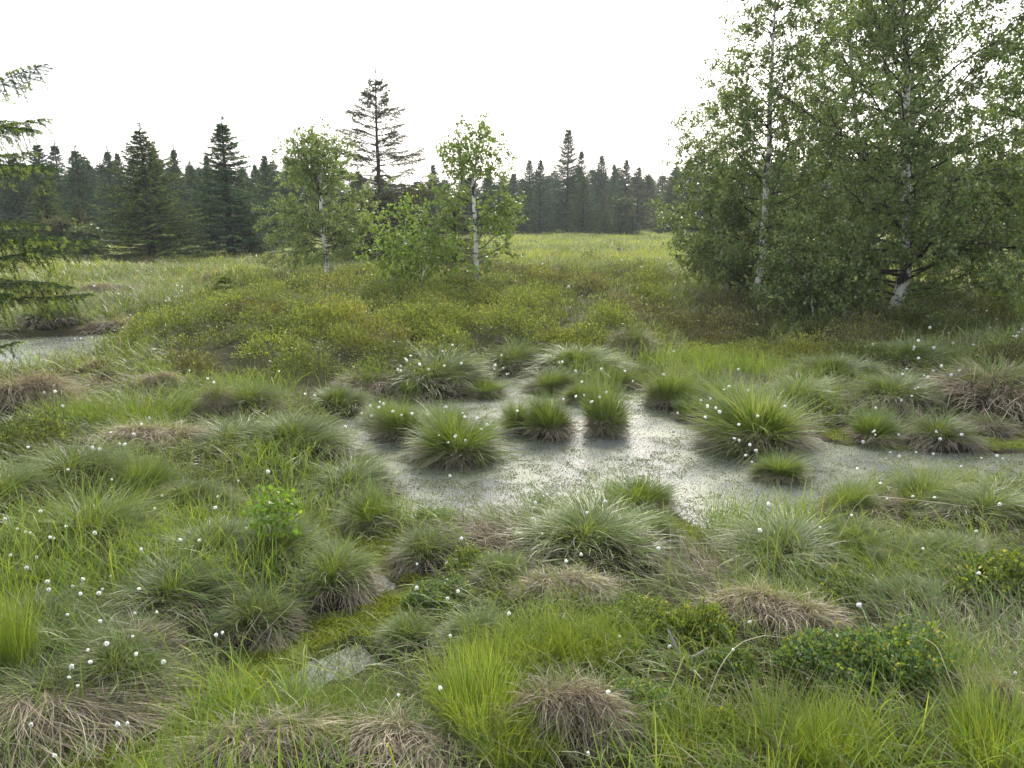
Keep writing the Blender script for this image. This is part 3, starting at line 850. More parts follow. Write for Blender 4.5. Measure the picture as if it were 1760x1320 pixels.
SHR = [(0.135, 0.17, 0.035), (0.195, 0.21, 0.045), (0.10, 0.14, 0.04), (0.22, 0.23, 0.055)]
SHR_TIP = [(0.20, 0.25, 0.05), (0.24, 0.18, 0.06), (0.20, 0.23, 0.06)]
def build_shrub_cover():
    x, y = scatter([(4, 8, 420), (8, 12, 420), (12, 20, 230), (20, 30, 60)])
    k = (zone(SHRUBZ, x, y) | ((fbm(x, y, 2.0, 101, 2) > .66) & (np.hypot(x, y) > 9))) & (pool_d(x, y) > .12) & (RNG.random(len(x)) < .2 + .8 * sstep(.35, .55, fbm(x, y, .55, 111)))
    x, y = x[k], y[k]; d = np.hypot(x, y); n = len(x)
    b = fbm(x, y, .7, 111, 2)
    z = height(x, y) - .02
    h = (.09 + .46 * sstep(.35, .7, b)) * RNG.uniform(.8, 1.15, n)
    B = Buf()
    cx, cy = scatter([(5, 9, 6.0), (9, 14, 5.2), (14, 20, 3.2), (20, 30, 1.4)])
    kk = (zone(SHRUBZ, cx, cy) | ((fbm(cx, cy, 2.0, 101, 2) > .64) & (np.hypot(cx, cy) > 9))) & (pool_d(cx, cy) > .25)
    cx, cy = cx[kk], cy[kk]
    for i in range(len(cx)):
        R = random.uniform(.16, .46); H = R * random.uniform(.6, 1.05); dd = math.hypot(cx[i], cy[i])
        nl = int(1150 * R * R / .09 * min(1, (9.5 / dd) ** 1.6)); nl = max(nl, 60)
        v = unit(RNG.normal(size=(nl, 3))); v[:, 2] = np.abs(v[:, 2])
        q = RNG.uniform(.55, 1.05, nl) * (1 + .28 * (vnoise(v[:, 0] * 2 + cx[i], v[:, 1] * 2 + cy[i], .42, 3) - .5) * 2)
        px_ = cx[i] + v[:, 0] * R * q; py_ = cy[i] + v[:, 1] * R * q
        P = np.stack([px_, py_, height(px_, py_) * .3 + hz(cx[i], cy[i]) * .7 + v[:, 2] * H * q], 1)
        D = v + RNG.normal(0, .55, (nl, 3)) + np.array([0, 0, .5])
        tone = fbm(cx[i], cy[i], 1.6, 301, 2); red = random.random() < .10; lt = random.uniform(.75, 1.15)
        c = pick([SHR[1], SHR[3], (.16, .15, .035)] if red else SHR if tone > .5 else [SHR[0], SHR[2], (.11, .115, .045)] if tone > .38 else [(.12, .105, .05), (.09, .10, .035), (.15, .13, .06)], nl) * lt
        tp = (q > .93) & (RNG.random(nl) < .25)
        c = np.where(tp[:, None], pick([(.26, .20, .06), SHR_TIP[0]] if red else SHR_TIP[::2], nl), c)
        ll = (.016 + .0012 * dd) * RNG.uniform(.7, 1.3, nl)
        leaves(B, P, D, ll, ll * .6, c, .15)
    print('domes', len(cx))
    o = B.build('bilberry_cover', M_LEAF); o['kind'] = 'stuff'; o['label'] = 'yellow-green bilberry scrub with reddish shoots behind the pool'; o['category'] = 'shrubs'
    B = Buf()
    kk = RNG.random(n) < .35
    m = kk.sum()
    blades(B, np.stack([x, y, z], 1)[kk], RNG.uniform(0, 6.28, m), RNG.uniform(0, .5, m), h[kk] * .95, .002 + .0003 * d[kk], RNG.uniform(0, .5, m), (.06, .04, .025), (.09, .06, .03), 3)
    o = B.build('bilberry_stems', M_WOOD); o['kind'] = 'stuff'; o['label'] = 'dark thin stems below the bilberry leaves'; o['category'] = 'shrubs'
    # heather
    x, y = scatter([(8, 14, 900), (14, 20, 420), (20, 32, 140)])
    k = zone(HEATH, x, y, .15) & (RNG.random(len(x)) < .3 + .7 * sstep(.35, .6, fbm(x, y, .6, 121)))
    x, y = x[k], y[k]; n = len(x); d = np.hypot(x, y)
    B = Buf(); z = height(x, y)
    c = pick([(.10, .075, .045), (.075, .06, .04), (.12, .10, .04), (.06, .075, .025)], n)
    blades(B, np.stack([x, y, z - .02], 1), RNG.uniform(0, 6.28, n), RNG.uniform(0, .6, n), RNG.uniform(.15, .36, n), .0035 * np.maximum(1, d / 9) * RNG.uniform(.7, 1.6, n), RNG.uniform(-.2, .6, n), c * .6, c, 4, taper=.6)
    o = B.build('heather_cover', M_LEAF); o['kind'] = 'stuff'; o['label'] = 'dull brown heather patches around the birch feet'; o['category'] = 'heather'

def build_moss():
    xs, ys = [], []
    for P in MOSS:
        x0, y0 = P.min(0); x1, y1 = P.max(0)
        dd = math.hypot((x0 + x1) / 2, (y0 + y1) / 2)
        n = int((x1 - x0) * (y1 - y0) * (9000 if dd < 4 else 5000 if dd < 6 else 1200))
        xs.append(RNG.uniform(x0, x1, n)); ys.append(RNG.uniform(y0, y1, n))
    x = np.concatenate(xs); y = np.concatenate(ys)
    dm = moss_d(x, y); dp = pool_d(x, y)
    f = fbm(x, y, .12, 131, 3)
    k = (dm < .06) & (dp > .0) & (f > .40)
    x, y, f = x[k], y[k], f[k]; n = len(x); d = np.hypot(x, y)
    z = height(x, y) + (f - .4) * .08
    B = Buf()
    N = 5
    X, Y, Z = np.repeat(x, N), np.repeat(y, N), np.repeat(z, N); Dd = np.repeat(d, N); n = len(X)
    b = RNG.uniform(0, 6.28, n); el = RNG.uniform(.1, 1.2, n)
    D = np.stack([np.cos(b) * np.cos(el), np.sin(b) * np.cos(el), np.sin(el)], -1)
    c = pick([(.21, .26, .02), (.14, .18, .02), (.29, .31, .03), (.14, .13, .03)], n)
    leaves(B, np.stack([X, Y, Z], 1), D, .011 * np.maximum(1, Dd / 4.5), .005 * np.maximum(1, Dd / 4.5), c)
    o = B.build('sphagnum_moss', M_LEAF); o['kind'] = 'stuff'; o['label'] = 'yellow-green bog moss carpet by the pools'; o['category'] = 'moss'

def build_pondweed():
    xs, ys = [], []
    for P in POOLS:
        x0, y0 = P.min(0) - .2; x1, y1 = P.max(0) + .2
        dd = math.hypot((x0 + x1) / 2, (y0 + y1) / 2)
        n = int((x1 - x0) * (y1 - y0) * (11000 if dd < 8 else 1500))
        xs.append(RNG.uniform(x0, x1, n)); ys.append(RNG.uniform(y0, y1, n))
    x = np.concatenate(xs); y = np.concatenate(ys)
    k = (pool_d(x, y) < .1)
    x, y = x[k], y[k]
    f = .55 * fbm(x, y, .09, 141, 2) + .45 * fbm(x, y, .9, 151, 2)
    edge = sstep(-.35, .05, pool_d(x, y))
    k = RNG.random(len(x)) < np.clip(sstep(.46, .62, f) * 1.0 + .65 * edge, 0.16, 1)
    k &= ~((np.hypot(x, y) < 4.2) & (RNG.random(len(x)) < .3))
    x, y, f, edge = x[k], y[k], f[k], edge[k]; n = len(x); d = np.hypot(x, y)
    b = RNG.uniform(0, 6.28, n); el = RNG.uniform(.0, 1.0, n) ** 1.5
    D = np.stack([np.cos(b) * np.cos(el), np.sin(b) * np.cos(el), np.sin(el)], -1)
    c = pick([(.14, .16, .09), (.21, .23, .17), (.05, .065, .03), (.13, .15, .04), (.20, .22, .17)], n)
    B = Buf()
    s = np.maximum(1, d / 7) * RNG.uniform(.6, 1.4, n)
    leaves(B, np.stack([x, y, np.full(n, .013)], 1), D, .012 * s, .005 * s, c, .1)
    o = B.build('pond_weed', M_LEAF); o['kind'] = 'stuff'; o['label'] = 'tiny grey-green weed speckling the water of the pools'; o['category'] = 'water weed'

build_grass(); build_meadow(); build_shrub_cover(); build_moss(); build_pondweed()

# ------------------------------------------------------------------ trees
def bez(p0, d0, L, up, k, wob):
    """curved limb: start, unit direction, length, upward pull, k points"""
    P = [np.array(p0, float)]; d = np.array(d0, float)
    for i in range(k - 1):
        d = d + np.array([random.gauss(0, wob), random.gauss(0, wob), random.gauss(0, wob) + up / (k - 1)])
        d = d / (np.linalg.norm(d) + 1e-9)
        P.append(P[-1] + d * L / (k - 1))
    return np.array(P)

def birch(name, stems, crown, leaf=0.045, nprim=46, lpt=11, lmul=1.0, cols=None, top_up=.5, low=0.12, bark=M_BIRCH, hang=.25, tip_leaf=1.0, bush=False, sec_n=7):
    """stems: list of (trunk points, base radius); crown(t) -> branch length at height fraction t"""
    root = empty(name, (0, 0, 0))
    tl, bl = [], []
    LP, LD = [], []
    for P, r0 in stems:
        P = np.array(P, float)
        s = np.linspace(0, 1, len(P)); ss = np.linspace(0, 1, 26)
        Q = np.stack([np.interp(ss, s, P[:, i]) for i in range(3)], 1)
        Q[1:-1, 0] = (Q[:-2, 0] + 2 * Q[1:-1, 0] + Q[2:, 0]) / 4
        Q[1:, 0] += np.cumsum(RNG.normal(0, .008, 25)); Q[1:, 1] += np.cumsum(RNG.normal(0, .008, 25))
        rad = r0 * (1 - ss * .93) ** .9; rad[0] *= 1.35; rad[1] *= 1.1
        tl.append((Q, rad, (.08, .065, .05)))
        H = Q[-1, 2] - Q[0, 2]
        for i in range(nprim):
            t = low + (1 - low) * (i + random.random()) / nprim
            az = i * 2.4 + random.uniform(-.5, .5)
            p0 = np.array([np.interp(t, ss, Q[:, j]) for j in range(3)])
            el = (.0 + .75 * t + random.uniform(-.2, .25)) if not bush else (.5 + .5 * t + random.uniform(-.2, .2))
            L = crown(t, az) * random.uniform(.7, 1.15)
            if L < .08: continue
            rb = min(np.interp(t, ss, rad) * .45, .005 + .0085 * L)
            A = bez(p0, (math.cos(az) * math.cos(el), math.sin(az) * math.cos(el), math.sin(el)), L, top_up * random.uniform(.0, 1.0), 7, .14)
            bl.append((A, np.linspace(rb, rb * .2, 7), (.045, .035, .03)))
            n2 = max(3, int(L * sec_n))
            for j in range(n2):
                s2 = .18 + .82 * (j + random.random()) / n2
                q = np.array([np.interp(s2 * 6, range(7), A[:, c]) for c in range(3)])
                k = min(5, int(s2 * 6)); dd = A[k + 1] - A[k]; dd /= np.linalg.norm(dd)
                rv = np.array([random.gauss(0, 1), random.gauss(0, 1), random.gauss(0, .7)])
                dd = dd * .8 + rv / np.linalg.norm(rv) * .75; dd /= np.linalg.norm(dd)
                L2 = (.22 + .38 * L * (1 - .6 * s2)) * random.uniform(.6, 1.2)
                L2 = min(L2, .9)
                E = bez(q, dd, L2, random.uniform(-.5, .35) - hang * .6, 5, .12)
                bl.append((E, np.linspace(rb * .3 + .0015, .0012, 5), (.055, .04, .035)))
                n3 = max(2, int(L2 * 9))
                for m in range(n3):
                    s3 = .15 + .85 * (m + random.random()) / n3
                    q3 = np.array([np.interp(s3 * 4, range(5), E[:, c]) for c in range(3)])
                    rv = RNG.normal(size=3); rv /= np.linalg.norm(rv)
                    L3 = random.uniform(.10, .26)
                    dv = (E[-1] - E[0]) / L2 * .6 + rv * .8 + np.array([0, 0, -hang]); dv /= np.linalg.norm(dv)
                    u = RNG.random(int(lpt * lmul) + 1)[:, None]
                    LP.append(q3 + dv * u * L3 + RNG.normal(0, .025, (len(u), 3)))
                    LD.append(dv * .5 + RNG.normal(0, .6, (len(u), 3)) + np.array([0, 0, -.5]))
                    if m % 2 == 0: bl.append((np.array([q3, q3 + dv * L3 * .5, q3 + dv * L3 + np.array([0, 0, -.01])]), np.array([.0016, .0013, .001]), (.07, .05, .04)))
    B = Buf(); tubes(B, tl, 10); B.build('trunk', bark, root, True)
    B = Buf(); tubes(B, [x for x in bl if x[1][0] > .006], 5)
    thin = [x for x in bl if x[1][0] <= .006]
    tubes(B, thin, 3); B.build('branches', M_WOOD, root, True)
    LP = np.concatenate(LP); LD = np.concatenate(LD); n = len(LP)
    lmul *= 1.0
    cols = cols or [(.125, .170, .055), (.155, .205, .065), (.10, .145, .05), (.23, .26, .10)]
    B = Buf()
    sz = leaf * RNG.uniform(.65, 1.25, n)
    leaves(B, LP, LD, sz, sz * .8, pick(cols, n, [.38, .32, .2, .1]), .2)
    B.build('crown', M_LEAF, root)
    print(name, 'leaves', n)
    return root

def at_depth(px, py, Y):
    dx, dy, dz = ray(px, py); t = Y / dy
    return np.array([dx * t, Y, CAM_H + dz * t])

def trunk_px(pts, Y, r0, zg=None):
    """trunk through photograph points, all at depth Y (metres), plus small sway in depth"""
    P = np.array([at_depth(a, b, Y) for a, b in pts])
    return (P, r0)

TREES = []
def mk_birch(label, pts_list, group, Y=None, mini=1.0, **kw):
    stems = []
    o0 = None
    for pts, r0, dY in pts_list:
        x, y, z = at(*pts[0])
        if Y: y = Y
        P = np.array([at_depth(a, b, y + dY) for a, b in pts])
        P[0, 2] = hz(P[0, 0], P[0, 1]) - .05
        if o0 is None: o0 = P[0].copy()
        stems.append(((P - o0) * mini, r0 * mini))
    t = birch('birch_tree' if not kw.get('bush') else 'birch_bush', stems, **kw)
    t.location = tuple(o0); t.scale = (1 / mini,) * 3
    tag(t, label, 'birch' if not kw.get('bush') else 'bush', group)
    return t

GB = 'birches of the bog'
dome = lambda L0, L1, tm: (lambda t, az: L0 * (math.sin(min(1, (t * .93 + .07)) ** tm * math.pi)) ** .7 + L1)
mk_birch('largest birch, white trunk with black scars leaning at its foot, at the right', [([(1538, 538), (1548, 490), (1560, 430), (1556, 350), (1551, 230), (1556, 110), (1545, 0), (1552, -120), (1550, -240)], .115, 0)],
         GB, crown=lambda t, az: 2.6 * (1 - t) ** .42 * (.35 + .65 * min(1, t * 5)) + .15, nprim=100, low=.04, lpt=11, leaf=.050, lmul=1.45)
mk_birch('birch with dark-scarred trunk standing just behind the largest one', [([(1492, 505), (1498, 450), (1490, 380), (1480, 280), (1465, 130), (1455, 20), (1450, -170)], .085, 1.2)],
         GB, crown=lambda t, az: 2.4 * (1 - t) ** .42 * (.4 + .6 * min(1, t * 4)) + .15, nprim=74, low=.08, leaf=.052, lmul=1.5)
mk_birch('birch with a white patched foot, left of the largest one', [([(1296, 518), (1306, 460), (1312, 360), (1318, 250), (1322, 150), (1332, 30), (1338, -50)], .085, 0)],
         GB, crown=lambda t, az: 1.85 * (1 - t) ** .62 * (.4 + .6 * min(1, t * 4)) + .15, nprim=80, low=.06, leaf=.052, lmul=1.5)
mk_birch('slender several-stemmed birch at the left edge of the right-hand birch group', [([(1252, 505), (1242, 440), (1225, 370), (1205, 300), (1190, 215)], .045, 0), ([(1254, 505), (1256, 450), (1262, 380), (1250, 290), (1250, 190)], .045, .2), ([(1268, 508), (1270, 450), (1285, 380), (1280, 300)], .035, -.1)],
         GB, crown=lambda t, az: 1.3 * (1 - t) ** .45 * (.6 + .4 * min(1, t * 4)) + .15, nprim=34, low=.06, leaf=.05, lmul=1.5)
mk_birch('thin pale birch seen between the trunks of the right-hand group', [([(1463, 450), (1464, 400), (1462, 340), (1440, 220)], .06, 3.0)],
         GB, crown=lambda t, az: 1.2 * (1 - t) ** .5 + .15, nprim=26, low=.25, leaf=.06)
mk_birch('birch at the right edge behind the large one', [([(1704, 470), (1706, 430), (1712, 330), (1722, 200), (1735, 60)], .06, 1.0)],
         GB, crown=lambda t, az: 1.5 * (1 - t) ** .5 * (.4 + .6 * min(1, t * 4)) + .15, nprim=60, low=.1, leaf=.055, lmul=1.5)
mk_birch('leafy birch crown reaching in from beyond the right picture edge', [([(1840, 560), (1838, 440), (1830, 300), (1815, 130), (1800, -60)], .08, 0)],
         GB, crown=lambda t, az: 1.5 * (1 - t) ** .5 * (.4 + .6 * min(1, t * 4)) + .15, nprim=60, low=.08, leaf=.055, lmul=1.5)
mk_birch('low leafy birch shoots in front of the large birch foot', [([(1400, 560), (1395, 520), (1380, 460), (1365, 400)], .02, 0), ([(1415, 562), (1430, 520), (1440, 470)], .018, 0), ([(1370, 556), (1350, 520), (1330, 470)], .018, .1)],
         GB, crown=lambda t, az: .62 * (1 - t) ** .4 + .1, nprim=26, low=.02, leaf=.05, bush=True)
GM = 'young birches in the middle distance'
mk_birch('round-crowned young birch with a short dark and white trunk, left of centre', [([(560, 487), (558, 440), (556, 400), (552, 330), (548, 285), (545, 250)], .075, 0)],
         GM, crown=lambda t, az: 1.25 * max(0, math.sin(min(1, max(0, (t - .02) / .98)) ** .62 * math.pi)) ** .6 + .12, nprim=64, low=.20, leaf=.06, lmul=1.1, top_up=.3,
         cols=[(.15, .20, .06), (.18, .23, .08), (.11, .16, .05), (.23, .26, .10)])
mk_birch('sparse young birch with a thin white trunk, just left of the picture centre', [([(822, 497), (820, 440), (820, 380), (816, 320), (822, 280), (826, 245)], .055, 0)],
         GM, crown=lambda t, az: 1.05 * (1 - t) ** .45 * (.55 + .45 * min(1, t * 4)) + .15, nprim=44, low=.06, leaf=.056, lmul=1.15,
         cols=[(.15, .21, .04), (.18, .25, .06), (.11, .17, .035), (.23, .27, .08)])
mk_birch('bushy light green birch without a visible trunk, left of the sparse birch', [([(706, 512), (700, 460), (695, 410), (698, 362)], .03, 0), ([(716, 514), (730, 460), (735, 425)], .025, .1), ([(700, 512), (680, 470), (676, 440)], .025, -.1)],
         GM, crown=lambda t, az: .55 * (1 - t) ** .4 + .15, nprim=24, low=.03, leaf=.06, bush=True, lmul=.6,
         cols=[(.17, .25, .04), (.20, .29, .05), (.13, .20, .03), (.24, .31, .06)])
# sapling among the hummocks in the left foreground
mk_birch('knee-high birch sapling among silvery hummocks, left foreground', [([(462, 960), (464, 915), (460, 885), (462, 858)], .006, 0), ([(462, 960), (480, 905), (485, 880)], .005, 0)],
         'seedlings', mini=3.5, crown=lambda t, az: .42 * (1 - t) ** .3 + .06, nprim=11, low=.3, leaf=.11, lmul=.22, bush=True, sec_n=7, cols=[(.13, .22, .02), (.16, .25, .03), (.09, .17, .02), (.2, .26, .04)])

def spruce(name, H=8.0, Rm=1.7, dens=1.0, sparse=False, near=False, tipfrac=.16, tipc=(.15, .19, .045), base=(.034, .074, .034), prof=.92, skip=0.0, low=.03, whorl=.24, hang=.15, nb0=7, brown=0.0, explicit=None):
    root = empty(name, (0, 0, 0))
    z = np.linspace(0, H, 14)
    tr = [(np.stack([RNG.normal(0, .01, 14), RNG.normal(0, .01, 14), z - .1], 1), .016 * H * (1 - z / H * .95), (.05, .042, .035))]
    bl = []; tw = []
    zz = H * low
    while zz < H * .93:
        t = zz / H
        nb = nb0 if not sparse else random.choice([3, 4, 5, 6]) if t > .36 else 8
        a0 = random.uniform(0, 6.28)
        for i in range(nb):
            if random.random() < skip: continue
            az = a0 + i * 6.283 / nb + random.uniform(-.35, .35)
            L = Rm * ((1 - t) ** prof) * random.uniform(.6, 1.2) * (1 if t < .8 else max(.35, 1 - (t - .8) * 4)) + .02
            el = -.15 + .80 * t ** 1.3 + random.uniform(-.12, .12)
            A = bez((0, 0, zz + random.uniform(-.08, .08)), (math.cos(az) * math.cos(el), math.sin(az) * math.cos(el), math.sin(el)), L, .30 if not sparse else .06, 7, .04 if not sparse else .07)
            bl.append((A, np.linspace((.008 + .009 * L) * (.55 if near else 1), .002, 7), (.045, .035, .028)))
            tw.append((A, L))
        zz += whorl * random.uniform(.75, 1.25) * (1.0 if t < .8 else .7) * (1.3 if sparse and t > .36 else 1)
    for (zb, az, L, el, up) in (explicit or []):
        A = bez((0, 0, zb), (math.cos(az) * math.cos(el), math.sin(az) * math.cos(el), math.sin(el)), L, up, 7, .04)
        bl.append((A, np.linspace((.008 + .009 * L) * (.55 if near else 1), .002, 7), (.045, .035, .028))); tw.append((A, L))
    S, D, LL = [], [], []
    sp = (.075 if not near else .05) / dens
    for A, L in tw:
        n = max(3, int(L / sp))
        s = (np.arange(n) + RNG.random(n)) / n
        s = s * (.92 if not sparse else .75) + (.08 if not sparse else .25)
        q = np.stack([np.interp(s * 6, np.arange(7), A[:, c]) for c in range(3)], 1)
        k = np.minimum(5, (s * 6).astype(int)); dd = unit(A[k + 1] - A[k])
        for sg in (-1, 1):
            side = np.stack([-dd[:, 1], dd[:, 0], np.zeros(n)], 1) * sg
            ll = (.05 + .05 * min(1, L) + .30 * L * (1 - s) ** .8 * RNG.uniform(.6, 1.2, n)); ll = np.minimum(ll, .55)
            if sparse: ll = ll * 1.15
            S.append(q); D.append(unit(dd * .65 + side * .75 + np.array([0, 0, -hang]) * RNG.uniform(0, 2, n)[:, None])); LL.append(ll)
        S.append(A[-1:]); D.append(unit(A[-1:] - A[-2:-1])); LL.append(np.array([.05 + .05 * min(1, L)]))
        if near:      # hanging side twigs
            S.append(q); D.append(unit(dd * .4 + np.array([0, 0, -1]) + RNG.normal(0, .25, (n, 3)))); LL.append(RNG.uniform(.08, .22, n))
    # leader
    nlz = np.linspace(.90, .985, 9)
    S.append(np.stack([nlz * 0, nlz * 0, nlz * H], 1)); D.append(unit(np.stack([np.cos(nlz * 90), np.sin(nlz * 90), nlz * 0 + 1.3], 1))); LL.append(np.linspace(.12, .05, 9))
    S.append(np.array([[0, 0, H * .97]])); D.append(np.array([[0, 0, 1.]])); LL.append(np.array([.035 * H]))
    S = np.concatenate(S); D = np.concatenate(D); LL = np.concatenate(LL)
    if near:
        m = 70; nl, nw = .025, .0042
    else:
        m = 11 if not sparse else 13; nl, nw = (.080, .028) if not sparse else (.066, .020)
    n = len(S)
    u = RNG.random((n, m))
    P = S[:, None, :] + D[:, None, :] * (u * LL[:, None])[..., None] + np.array([0, 0, -1]) * (u ** 2 * LL[:, None] * .15)[..., None]
    rv = RNG.normal(size=(n, m, 3))
    dn = unit(D[:, None, :] * .9 + unit(rv) * .75)
    c = col(base, n * m, .3)
    tipm = (u.ravel() > (.62 if not near else .7)) & (np.repeat(RNG.random(n), m) < tipfrac * 2.2)
    c = np.where(tipm[:, None], col(tipc, n * m, .25), c)
    if brown: c = np.where((RNG.random(n * m) < brown)[:, None], col((.10, .07, .04), n * m, .3), c)
    sz = nl * RNG.uniform(.7, 1.3, n * m)
    if near: sz = np.where(tipm, sz * 1.15, sz)
    B = Buf(); tubes(B, tr, 8); B.build('trunk', M_WOOD, root, True)
    B = Buf(); tubes(B, bl, 4)
    if near: tubes(B, [(np.stack([S[i], S[i] + D[i] * LL[i] * .5, S[i] + D[i] * LL[i] + np.array([0, 0, -LL[i] * .15])]), np.array([.0025, .002, .0015]), (.06, .045, .03)) for i in range(n)], 3)
    B.build('branches', M_WOOD, root, True)
    B = Buf(); leaves(B, P.reshape(-1, 3), dn.reshape(-1, 3), sz, sz * nw / nl, c, .1)
    B.build('crown', M_NEEDLE, root)
    print(name, 'needles', n * m)
    return root

SPP = [spruce('spruce_tree', 8, 1.7), spruce('spruce_tree', 8, 1.5, .9, base=(.038, .078, .042), skip=.15), spruce('spruce_tree', 8, 1.9, tipfrac=.34, base=(.048, .080, .030), tipc=(.17, .21, .04)),
      spruce('spruce_tree', 8, 1.6, .8, skip=.2, tipfrac=.3, base=(.06, .085, .03), brown=.2, tipc=(.14, .15, .04))]
SPR = [1.7, 1.5, 1.9, 1.6]
def place_spruce(k, px, top, hw, Y, label, group, lean=0):
    T_ = at_depth(px, top, Y)
    x = T_[0]; zg = hz(x, Y)
    H = T_[2] - zg
    R = hw * math.hypot(x, Y) / F / SPR[k] * 1.3
    o = inst(SPP[k], (x, Y, zg - .05), RNG.uniform(0, 6.28), (R, R, H / 8))
    tag(o, label, 'spruce', group)
GS = 'spruces of the forest edge'
S_LIST = [  # proto, px, top py, half width, depth, label
 (2, 239, 208, 78, 30, 'broad dark spruce standing before the forest, second tall one from the left'),
 (0, 380, 196, 76, 34, 'tallest dense spruce left of the centre, with a sharp dark tip'),
 (1, 262, 240, 30, 33, 'narrow spruce top rising just right of the broad left spruce'),
 (1, 297, 245, 32, 46, 'slender dark spruce between the two big left spruces'),
 (1, 353, 254, 26, 38, 'narrow spruce touching the left side of the tallest left spruce'),
 (2, 72, 300, 42, 34, 'paler green spruce low in front of the far left forest'),
 (3, 132, 342, 34, 32, 'thin yellowish young spruce left of the broad left spruce'),
 (0, 62, 236, 42, 48, 'tall hazy spruce of the far left forest, leftmost dense top'),
 (1, 92, 238, 38, 52, 'hazy spruce with a pointed top, next to the leftmost dense top'),
 (0, 128, 247, 46, 46, 'wide hazy spruce of the far left forest'),
 (1, 183, 249, 34, 52, 'slim spruce, left one of a close pair at the far left'),
 (0, 200, 252, 28, 50, 'slim spruce, right one of a close pair at the far left'),
 (0, 20, 262, 44, 46, 'dark spruce behind the overhanging branches at the left edge'),
 (1, 325, 274, 24, 58, 'small spruce top showing between the big left spruces'),
 (1, 437, 274, 24, 52, 'small spruce top right of the tallest left spruce'),
 (0, 453, 256, 32, 47, 'dark spruce halfway between the tallest left spruce and the round birch'),
 (0, 492, 262, 30, 50, 'dark spruce just left of the round-crowned birch'),
 (2, 425, 345, 32, 35, 'short spruce against the right side of the tallest left spruce'),
 (1, 470, 350, 30, 40, 'low dark spruce beside the round birch'),
 (3, 780, 345, 72, 25, 'yellowish spruce behind the sparse young birch'),
 (3, 692, 330, 38, 34, 'olive young spruce right of the tall gappy spruce'),
 (0, 744, 274, 28, 60, 'dark spruce top between the tall gappy spruce and the sparse birch'),
 (0, 840, 285, 30, 62, 'dark spruce behind the sparse birch crown'),
 (1, 883, 290, 30, 70, 'rounded dark spruce right behind the sparse birch'),
 (0, 910, 266, 26, 74, 'left one of two narrow spruces right of the sparse birch'),
 (0, 929, 266, 27, 68, 'right one of two narrow spruces right of the sparse birch'),
 (0, 977, 210, 36, 72, 'highest spruce of the forest edge right of the centre, with a long thin leader'),
 (1, 1000, 250, 26, 73, 'spruce leaning close to the right side of the long-leader spruce'),
 (2, 1003, 295, 30, 66, 'lighter spruce in front of the long-leader spruce'),
 (0, 1035, 258, 27, 78, 'pointed spruce right of the long-leader spruce'),
 (1, 1056, 274, 22, 82, 'small spruce top in the gap of the right forest edge'),
 (0, 1077, 266, 26, 80, 'spruce with a shaggy top right of the gap'),
 (3, 1098, 280, 30, 78, 'brownish spruce at the left fringe of the right birches'),
 (3, 1038, 318, 20, 66, 'short brown-topped spruce in front of the right forest edge'),
 (2, 1042, 356, 20, 64, 'small round green spruce alone at the meadow end'),
 (1, 1088, 368, 20, 62, 'low dark bushy spruce at the meadow end'),
 (0, 655, 300, 40, 52, 'dark spruce directly behind the tall gappy spruce'),
 (0, 615, 285, 34, 56, 'dark spruce right behind the round birch'),
]
for s in S_LIST: place_spruce(*s, GS)
GSB = 'spruces of the dense back row'
nb = 0
for px in np.arange(-130, 1960, 27):
    for row in range(2):
        if px < 520: Y = 56 + row * 9; top = 275 + random.uniform(-12, 16)
        elif px < 900: Y = 78 + row * 8; top = 306 + random.uniform(-8, 12)
        elif px < 1150: Y = 88 + row * 8; top = 290 + random.uniform(-10, 12)
        else: Y = 74 + row * 8; top = 272 + random.uniform(-14, 16)
        side = 'left of the tall gappy spruce' if px < 560 else 'behind the middle birches' if px < 900 else 'across the far meadow end' if px < 1120 else 'behind the right birches'
        place_spruce([0, 1, 0, 2][random.randrange(4)], px + random.uniform(-12, 12) + row * 13, top - row * 4, 44, Y + random.uniform(-2, 2), 'dark spruce of the dense forest back row ' + side, GSB + ' ' + side)
        nb += 1

# the tall gappy spruce
g = spruce('spruce_tree', 7.6, 2.9, dens=1.3, sparse=True, prof=.85, skip=.12, low=.05, whorl=.17, base=(.045, .062, .035), tipc=(.13, .11, .03), tipfrac=.2, hang=.25, brown=.18, nb0=6)
T_ = at_depth(655, 440, 30.0)
zt = at_depth(652, 112, 30.0)[2]
zg = hz(T_[0], 30.0)
g.location = (T_[0], 30.0, zg - .05); g.scale = (1.12, 1.12, (zt - zg) / 7.6)
tag(g, 'tall gappy spruce with bare trunk showing between layered branches, left of centre', 'spruce', None)

# spruce whose branches hang into the left edge
tx, ty = -5.55, 6.6
def ex(px, py, zoff):
    """branch from the trunk whose tip comes out at a photograph point"""
    t = at_depth(px, py, ty + random.uniform(-.5, .2))
    dx, dy = t[0] - tx, t[1] - ty
    L = math.hypot(dx, dy)
    zb = t[2] - hz(tx, ty) + zoff
    el = math.atan2(-zoff - .05 * L, L)
    return (zb, math.atan2(dy, dx), math.hypot(L, zoff) * 1.03, el - .12, .22)
exl = [ex(68, 122, -.10), ex(40, 150, 0), ex(50, 214, .05), ex(55, 245, .1), ex(20, 330, .1), ex(114, 362, .1), ex(70, 400, .12), ex(132, 452, .1), ex(124, 495, .12), ex(20, 470, .1), ex(60, 440, .1), ex(10, 265, .05), ex(100, 470, .05), ex(25, 380, .1), ex(-10, 190, .0)]
s = spruce('spruce_tree', 6.2, 1.12, near=True, low=.10, whorl=.30, tipfrac=.32, tipc=(.28, .36, .07), base=(.065, .115, .045), nb0=6, prof=.5, explicit=exl, hang=.05)
s.location = (tx, ty, hz(tx, ty) - .05)
tag(s, 'near spruce whose bright-tipped drooping branches reach in at the left edge', 'spruce', None)
